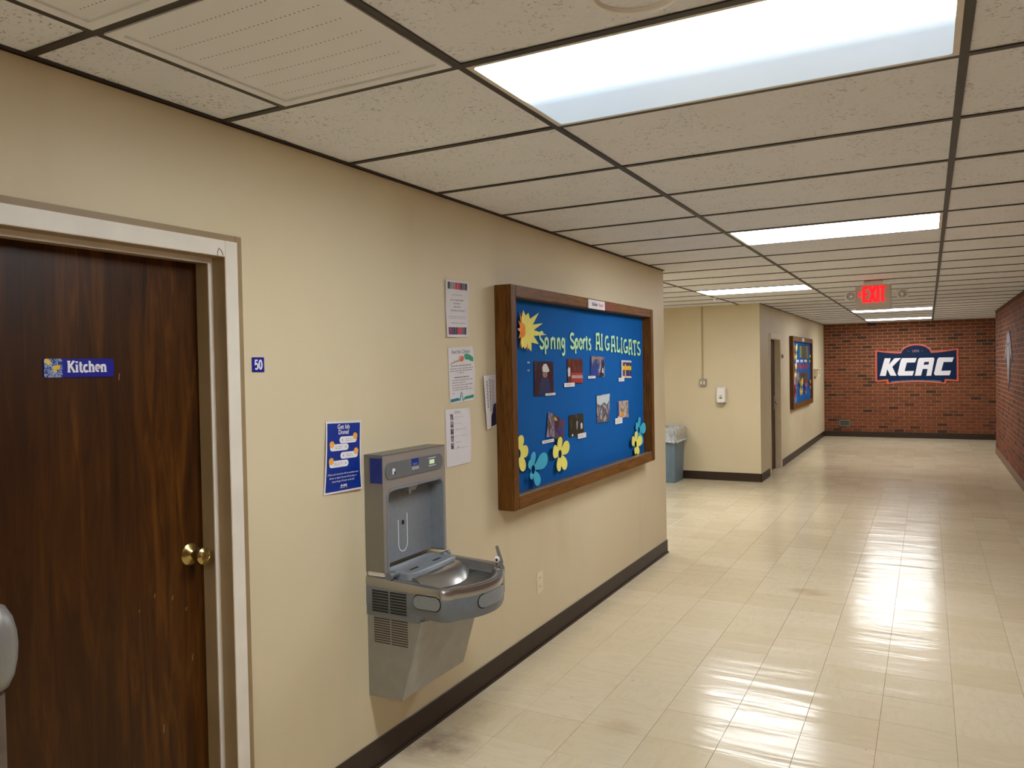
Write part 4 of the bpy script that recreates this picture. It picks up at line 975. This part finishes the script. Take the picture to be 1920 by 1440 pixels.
for i, (y, z) in enumerate(((3.942, 1.682), (3.940, 1.638))):
    o = obj('push_pin', lathe([(.005, 0), (.004, .006), (.006, .008), (.004, .012)], 'x', (PX, y, z), 10), M_PLW); tag(o, 'tiny white push pin, %s of the two left of the player photo' % ('upper', 'lower')[i], 'pin', 'push pins on the large notice board')

# ------------------------------------------------------------------ power outlet on the near wall
t = thing('wall_outlet', (0, 4.10, .32), 'ivory double power outlet low on the wall under the large notice board', 'outlet')
obj('cover_plate', poly([rrect(4.062, 4.140, .322, .444, .006, 4)], 'x', 0, .005), M_IVORY, t)
for z in (.357, .409):
    o = obj('socket', poly([rrect(4.083, 4.119, z-.014, z+.014, .012, 5)], 'x', .005, .0075), M_IVORY, t)
    bm = B(); bx(bm, .0075, .008, 4.093, 4.0955, z-.004, z+.007); bx(bm, .0075, .008, 4.1065, 4.109, z-.004, z+.006); obj('slots', bm, M_BLACK, o)

# ------------------------------------------------------------------ stand at the left edge
sx_, sy_ = .335, .875
t = thing('dispenser_stand', (sx_, sy_, 0), 'light grey rounded dispenser on a stand at the left edge by the kitchen door', 'dispenser')
prof = [(.020, 1.002), (.036, 1.012), (.047, 1.035), (.053, 1.065), (.055, 1.095), (.053, 1.125), (.046, 1.155), (.034, 1.178), (.018, 1.188)]
obj('dispenser_body', lathe(prof, 'z', (sx_-.012, sy_+.012, 0), 28), plain('pale_grey_metal', srgb(136, 134, 130), .35, .3, var=.04), t, True)
obj('pole', lathe([(.018, .02), (.018, 1.0)], 'z', (.334, .893, 0), 18), plain('dull_brown_pole', srgb(104, 92, 82), .5, .3), t, True)
obj('base_plate', lathe([(.15, 0), (.15, .010), (.14, .018), (.03, .022)], 'z', (.334, .893, 0), 32), M_PLATE, t, True)

# ------------------------------------------------------------------ alcove wall fittings
Y_ = YA
t = thing('soap_dispenser', (-.533, Y_, 1.09), 'white hand sanitizer dispenser on the alcove wall', 'dispenser')
rings = [[(-.533+(x_+.0)*k, yy, 1.212+z_*k2) for x_, z_ in [(q[0], q[1]) for q in rrect(-.068, .068, -.112, .118, .03, 5)]] for yy, k, k2 in ((Y_, 1, 1), (Y_-.05, 1, 1), (Y_-.085, .94, .96), (Y_-.10, .80, .88))]
obj('cover', loft(rings), M_PLW, t, True)
obj('nozzle_block', box(-.575, -.490, Y_-.080, Y_-.01, 1.080, 1.10, .006), M_PLATE, t)
obj('window', poly([rrect(-.553, -.513, 1.165, 1.183, .006, 3)], 'y', Y_-.103, Y_-.100), M_DKPRINT, t)
obj('logo', poly([disc(-.533, 1.205, .02, .008)], 'y', Y_-.1025, Y_-.100), plain('pale_blue_logo', srgb(150, 160, 176), .5), t)
t = thing('switch_box', (-.798, Y_, 1.34), 'grey surface-mounted switch box with two rockers on the alcove wall', 'switch')
obj('plate', box(-.845, -.752, Y_-.04, Y_, 1.338, 1.440, .004), M_PLATE, t)
for xx in (-.82, -.777): obj('switch', box(xx-.012, xx+.012, Y_-.046, Y_-.04, 1.365, 1.413, .002), M_IVORY, t)
tag(obj('wall_raceway', box(-.815, -.797, Y_-.015, Y_, 1.440, H-.006, .002), M_RACE), 'tan vertical raceway rising from the switch box to the ceiling', 'raceway')
# bin
bxx, byy = -1.20, 10.80
t = thing('trash_can', (bxx, byy, 0), 'blue-grey slim trash can with cloudy liner beside the corner', 'trash can')
def rr3(hw, hl, z, r): return [(bxx+u, byy+v, z) for u, v in rrect(-hw, hw, -hl, hl, r, 5)]
obj('body', loft([rr3(.115, .21, .0, .03), rr3(.117, .212, .012, .03), rr3(.142, .252, .70, .035), rr3(.150, .260, .705, .035), rr3(.150, .260, .735, .035)]), M_CAN, t, True)
obj('side_panel', loft([[(bxx-.06, byy-.216, .08), (bxx+.06, byy-.216, .08), (bxx+.075, byy-.236, .52), (bxx-.075, byy-.236, .52)], [(bxx-.06, byy-.224, .08), (bxx+.06, byy-.224, .08), (bxx+.075, byy-.244, .52), (bxx-.075, byy-.244, .52)]]), M_CAN, t)
rings = []; rr = random.Random(5)
for z, gx, fl in ((.575, .030, .012), (.60, .016, .008), (.66, .012, .006), (.72, .010, .005), (.762, .004, .007), (.772, -.02, .008), (.74, -.035, .006), (.62, -.05, .004)):
    rings.append([(bxx+u*(1+gx/.16)+rr.uniform(-fl, fl), byy+v*(1+gx/.27)+rr.uniform(-fl, fl), z+rr.uniform(-fl, fl)*1.4) for u, v in rrect(-.148, .148, -.258, .258, .04, 9)])
obj('liner', loft(rings, False, True), M_BAG, t, True)

# ------------------------------------------------------------------ far left wall: board, small fittings
b2 = thing('far_notice_board', (0, 15.0, .86), 'blue notice board with paper butterflies on the far left wall', 'notice board')
A0, A1, Q0, Q1 = 13.70, 16.22, .862, 2.10; fx = .05; XW = -.01
obj('stile', box(XW, fx, A0, A0+.08, Q0, Q1), M_OAKV, b2); obj('stile', box(XW, fx, A1-.08, A1, Q0, Q1), M_OAKV, b2)
obj('top_rail', box(XW, fx-.001, A0+.08, A1-.08, Q1-.085, Q1), M_OAKH, b2); obj('bottom_rail', box(XW, fx-.001, A0+.08, A1-.08, Q0, Q0+.085), M_OAKH, b2)
obj('cloth_panel', box(XW, .012, A0+.08, A1-.08, Q0+.085, Q1-.085), M_FELT, b2)
tag(obj('frame_tag', box(fx-.001, fx+.003, 14.78, 15.02, 2.03, 2.085), M_PAPER), 'small white tag on the top rail of the far board', 'label')
def butterfly(cy, cz, s_, m1, m2, label):
    s_ *= .8
    t = thing('paper_butterfly', (.013, cy, cz), label, 'butterfly', 'paper butterflies on the far board')
    up = [(0, 0), (.35, .55), (.85, .75), (.95, .35), (.6, .05)]; lo = [(0, 0), (.55, -.05), (.8, -.35), (.45, -.7), (.15, -.45)]
    for sg, mm in ((1, m1), (-1, m2)):
        obj('upper_wing', cup(poly([[(cy+sg*s_*a, cz+s_*b) for a, b in up]], 'x', .0135, .015), cy, .10), mm, t)
        obj('lower_wing', cup(poly([[(cy+sg*s_*a, cz+s_*b) for a, b in lo]], 'x', .0137, .0152), cy, .08), mm, t)
    obj('body', lathe([(.004, -.3*s_), (.01, 0), (.004, .35*s_)], 'z', (.0255, cy, cz), 8), M_DKPRINT, t)
M_PINKO = plain('salmon_paper', srgb(240, 150, 96), .7); M_PINK = plain('rose_paper', srgb(196, 60, 120), .7); M_VIO = plain('violet_paper', srgb(110, 96, 180), .7)
butterfly(14.12, 1.83, .26, M_YEL, M_PINKO, 'salmon and yellow butterfly at the top left of the far board')
butterfly(14.05, 1.52, .24, M_YEL, M_PINKO, 'yellow and salmon butterfly at the left of the red lettering')
butterfly(14.03, 1.16, .22, M_RED, M_RED, 'red butterfly at the lower left of the far board')
butterfly(14.75, 1.21, .28, M_GOLD, M_YEL, 'yellow butterfly under the lower photos of the far board')
butterfly(15.32, 1.16, .20, M_PINK, M_VIO, 'violet and rose butterfly at the lower middle of the far board')
butterfly(15.98, 1.22, .16, M_PINKO, M_RED, 'orange butterfly at the lower right of the far board')
butterfly(15.98, 1.72, .14, M_YEL, M_MINT, 'pale butterfly at the right end above the red lettering')
for i, (ya, yb_, za, zb_, c, lb) in enumerate(((14.72, 14.98, 1.74, 1.95, [(60, 110, 150), (150, 170, 90), (40, 60, 70)], 'greenish photo in the upper row of the far board'), (15.02, 15.42, 1.73, 1.95, [(20, 20, 26), (90, 100, 60), (30, 40, 40)], 'dark photo in the upper row of the far board'), (15.48, 15.86, 1.72, 1.96, [(30, 30, 34), (150, 140, 120), (50, 44, 40)], 'grey photo at the right of the upper row of the far board'),
        (13.86, 14.18, 1.27, 1.46, [(120, 110, 150), (200, 190, 200), (70, 60, 110)], 'pale violet photo at the left of the lower row of the far board'), (14.26, 14.66, 1.28, 1.47, [(196, 190, 186), (120, 110, 110), (90, 70, 70)], 'pale photo in the lower row of the far board'), (14.70, 15.30, 1.26, 1.47, [(24, 20, 24), (70, 50, 44), (20, 18, 20)], 'largest dark photo in the lower row of the far board'), (15.36, 15.80, 1.24, 1.46, [(30, 26, 28), (110, 90, 80), (40, 34, 34)], 'brown photo at the right of the lower row of the far board'))):
    tag(obj('photo_print', box(.0125, .0138, ya, yb_, za, zb_), m_photo('far_photo%d' % i, c, 9, i)), lb, 'photo', 'photo prints on the far board')
for i, (ya, lb) in enumerate(((14.26, 'left'), (14.78, 'middle'), (15.30, 'right'))):
    tag(obj('caption_card', box(.0125, .014, ya, ya+.34, 1.655, 1.70), M_PAPER), '%s white caption card under the upper photos of the far board' % lb, 'card', 'caption cards on the far board')
# red cut-out letters in the middle of the far board (unreadable from here: plain upright red strokes)
for i in range(9):
    ya = 14.42+i*.165; h_ = (.105, .12, .095)[i % 3]
    bm = B(); ribbon(bm, [(ya, 1.47+.05), (ya+.004, 1.52+h_)], .034, lambda u, v, o: (.0135+o, u, v), .0015)
    ribbon(bm, [(ya+.017, 1.53+h_*.5), (ya+.085, 1.53+h_*(.3, .8, .5)[i % 3]), (ya+.105, 1.525+h_*(.9, .1, .45)[i % 3])], .03, lambda u, v, o: (.0138+o, u, v), .0015)
    tag(obj('paper_letter', bm, plain('crimson_paper', srgb(176, 40, 72), .7)), 'crimson cut-out letter, %s from the left in the middle row of the far board' % ('ninth' if i == 8 else ORD[i]), 'letter', 'crimson letters of the far board')
tag(obj('blue_card', box(.0125, .014, 13.86, 14.3, .955, 1.06), plain('light_blue_card', srgb(66, 130, 190), .6)), 'light blue card at the bottom left corner of the far board', 'card')
tag(obj('room_sign', box(XW, -.004, 12.90, 13.05, 1.725, 1.785), plain('dark_room_sign', srgb(66, 58, 56), .5)), 'small dark room sign between the far door and the far board', 'sign')
t = thing('wall_box', (XW, 17.0, 1.36), 'white wall box with a lipped top beyond the far board', 'box')
obj('case', box(XW, .07, 16.84, 17.2, 1.365, 1.50, .004), M_IVORY, t); obj('lid', box(XW, .10, 16.80, 17.24, 1.50, 1.516, .003), M_IVORY, t); obj('latch', box(.07, .074, 16.98, 17.05, 1.40, 1.45), M_DKPRINT, t)
t = thing('wall_outlet', (XW, 16.8, .31), 'pale power outlet low on the far left wall below the white box', 'outlet')
obj('cover_plate', box(XW, -.004, 16.74, 16.86, .31, .43, .002), M_IVORY, t); obj('socket', box(-.004, -.002, 16.775, 16.825, .33, .41), M_IVORY, t)

# ------------------------------------------------------------------ end wall: conference sign and vent
YS = YB-.008
def kp(cx, cy): return (1.815+(cx-935)*.000939, 1.545-(cy+.016*(cx-935)-545)*.00108)
t = thing('conference_sign', (1.815, YS, 1.17), 'navy KCAC conference sign with coral border on the brick end wall', 'sign')
def sign_outline(e):
    W2 = .782-e; top = .345-e; bot = -.345+e
    pts = [(-W2, bot), (-W2, top)]
    pts += [(-W2+(W2-.285+e*.2)*q, top-.050*math.sin(q*math.pi/2)) for q in (.25, .5, .75, 1)]
    pts += [(.29*math.cos(math.radians(a))*(1-e*1.6), .275-e*.6+(.185-e*.4)*math.sin(math.radians(a))) for a in range(165, 14, -10)]
    pts += [(W2-(W2-.285+e*.2)*q, top-.050*math.sin(q*math.pi/2)) for q in (1, .75, .5, .25)]
    pts += [(W2, top), (W2, bot), (.565-e*.9, bot+.018), (.55-e*.9, bot-.055)]
    pts += [(.55*q-e*.9*q, bot-.055+.045*(1-q*q)) for q in (.75, .5, .25, 0, -.25, -.5, -.75)]
    pts += [(-.55+e*.9, bot-.055), (-.565+e*.9, bot+.018)]
    return [(1.815+a, 1.545+b) for a, b in pts]
obj('border', poly([sign_outline(0)], 'y', YS-.012, YS+.002), M_CORAL, t)
obj('panel', poly([sign_outline(.036)], 'y', YS-.015, YS-.010), M_NAVY, t)
Kp = [(300,405),(425,405),(385,530),(500,405),(635,400),(455,575),(540,750),(415,750),(350,620),(320,755),(195,755)]
Cp = [(660,403),(950,400),(918,488),(752,490),(705,660),(893,655),(865,745),(585,750),(562,715),(630,440)]
Ap = [(1010,400),(1285,395),(1300,420),(1235,745),(1140,748),(1165,615),(1070,615),(1035,745),(910,748),(980,430)]; Ah = [(1100,480),(1195,475),(1185,530),(1085,535)]
C2 = [(x+728, y-10) for x, y in Cp]
for lp in ([Kp], [Cp], [Ap, Ah], [C2]):
    obj('letter', poly([[kp(*q) for q in l] for l in lp], 'y', YS-.018, YS-.015), M_WHITEP, t)
bm = B(); V, Fc = text_geo('1890', .072, .001); add_flat(bm, V, Fc, lambda a, b: (1.805+a, YS-.0155, 1.845+b))
for s_ in (-1, 1): V, Fc = text_geo('+', .05); add_flat(bm, V, Fc, lambda a, b: (1.805+s_*.13+a, YS-.0155, 1.845+b))
obj('year_lettering', bm, plain('grey_coral_print', srgb(150, 110, 118), .5), t)
bm = B(); V, Fc = text_geo('KANSAS COLLEGIATE ATHLETIC CONFERENCE', .040, .0006)
wd = max(a for a, b in V); add_flat(bm, V, Fc, lambda a, b: (1.81+a*.47/wd, YS-.0155, 1.222+b-.10*(a*.47/wd)**2)); obj('name_lettering', bm, plain('grey_blue_print', srgb(120, 150, 164), .5), t, kind='stuff')
t = thing('wall_vent', (.41, YB-.006, .23), 'grey louvred vent low on the brick end wall', 'vent')
obj('frame', poly([[(.300, .225), (.525, .225), (.525, .372), (.300, .372)], [(.325, .250), (.500, .250), (.500, .347), (.325, .347)]], 'y', YB-.016, YB-.004), plain('grey_green_vent', srgb(112, 108, 92), .6), t)
obj('backing', box(.32, .505, YB-.008, YB-.005, .245, .352), M_BLACK, t)
for i in range(6): obj('louvre', box(.325, .500, YB-.014, YB-.009, .256+i*.016, .262+i*.016), plain('grey_green_vent', srgb(112, 108, 92), .6), t)

# ------------------------------------------------------------------ right wall emblem
XE = XR-.006
t = thing('wall_emblem', (XE, 13.4, 1.23), 'silver, blue and gold pointed emblem on the right brick wall', 'emblem')
def em_poly(pts, d, mat, nm):
    obj(nm, poly([[(13.42+a, b) for a, b in pts]], 'x', XE-d, XE+.0005), mat, t)
M_SILV = plain('silver_vinyl', srgb(150, 146, 150), .45, var=.2, scale=12); M_EBLUE = plain('slate_blue_vinyl', srgb(70, 72, 112), .5); M_EGOLD = plain('sand_vinyl', srgb(196, 176, 120), .5)
em_poly([(-.30, 1.98), (-.14, 2.06), (.14, 2.06), (.30, 1.98), (.46, 1.80), (.56, 1.62), (.36, 1.66), (.24, 1.52), (.14, 1.34), (0, 1.22), (-.14, 1.34), (-.24, 1.52), (-.36, 1.66), (-.56, 1.62), (-.46, 1.80)], .006, M_EBLUE, 'blue_field')
em_poly([(-.26, 1.95), (-.10, 2.03), (.10, 2.03), (.26, 1.95), (.18, 1.88), (-.18, 1.88)], .009, M_SILV, 'silver_crown')
for sg in (-1, 1):
    em_poly([(sg*.22, 1.90), (sg*.34, 1.92), (sg*.46, 1.76), (sg*.50, 1.66), (sg*.38, 1.72), (sg*.28, 1.70)], .009, M_SILV, 'silver_wing')
    em_poly([(sg*.08, 1.86), (sg*.20, 1.86), (sg*.18, 1.64), (sg*.10, 1.50), (sg*.06, 1.60)], .009, M_SILV, 'silver_bar')
em_poly([(-.05, 1.84), (.05, 1.84), (.07, 1.60), (.05, 1.42), (0, 1.26), (-.05, 1.42), (-.07, 1.60)], .010, M_EGOLD, 'gold_spine')
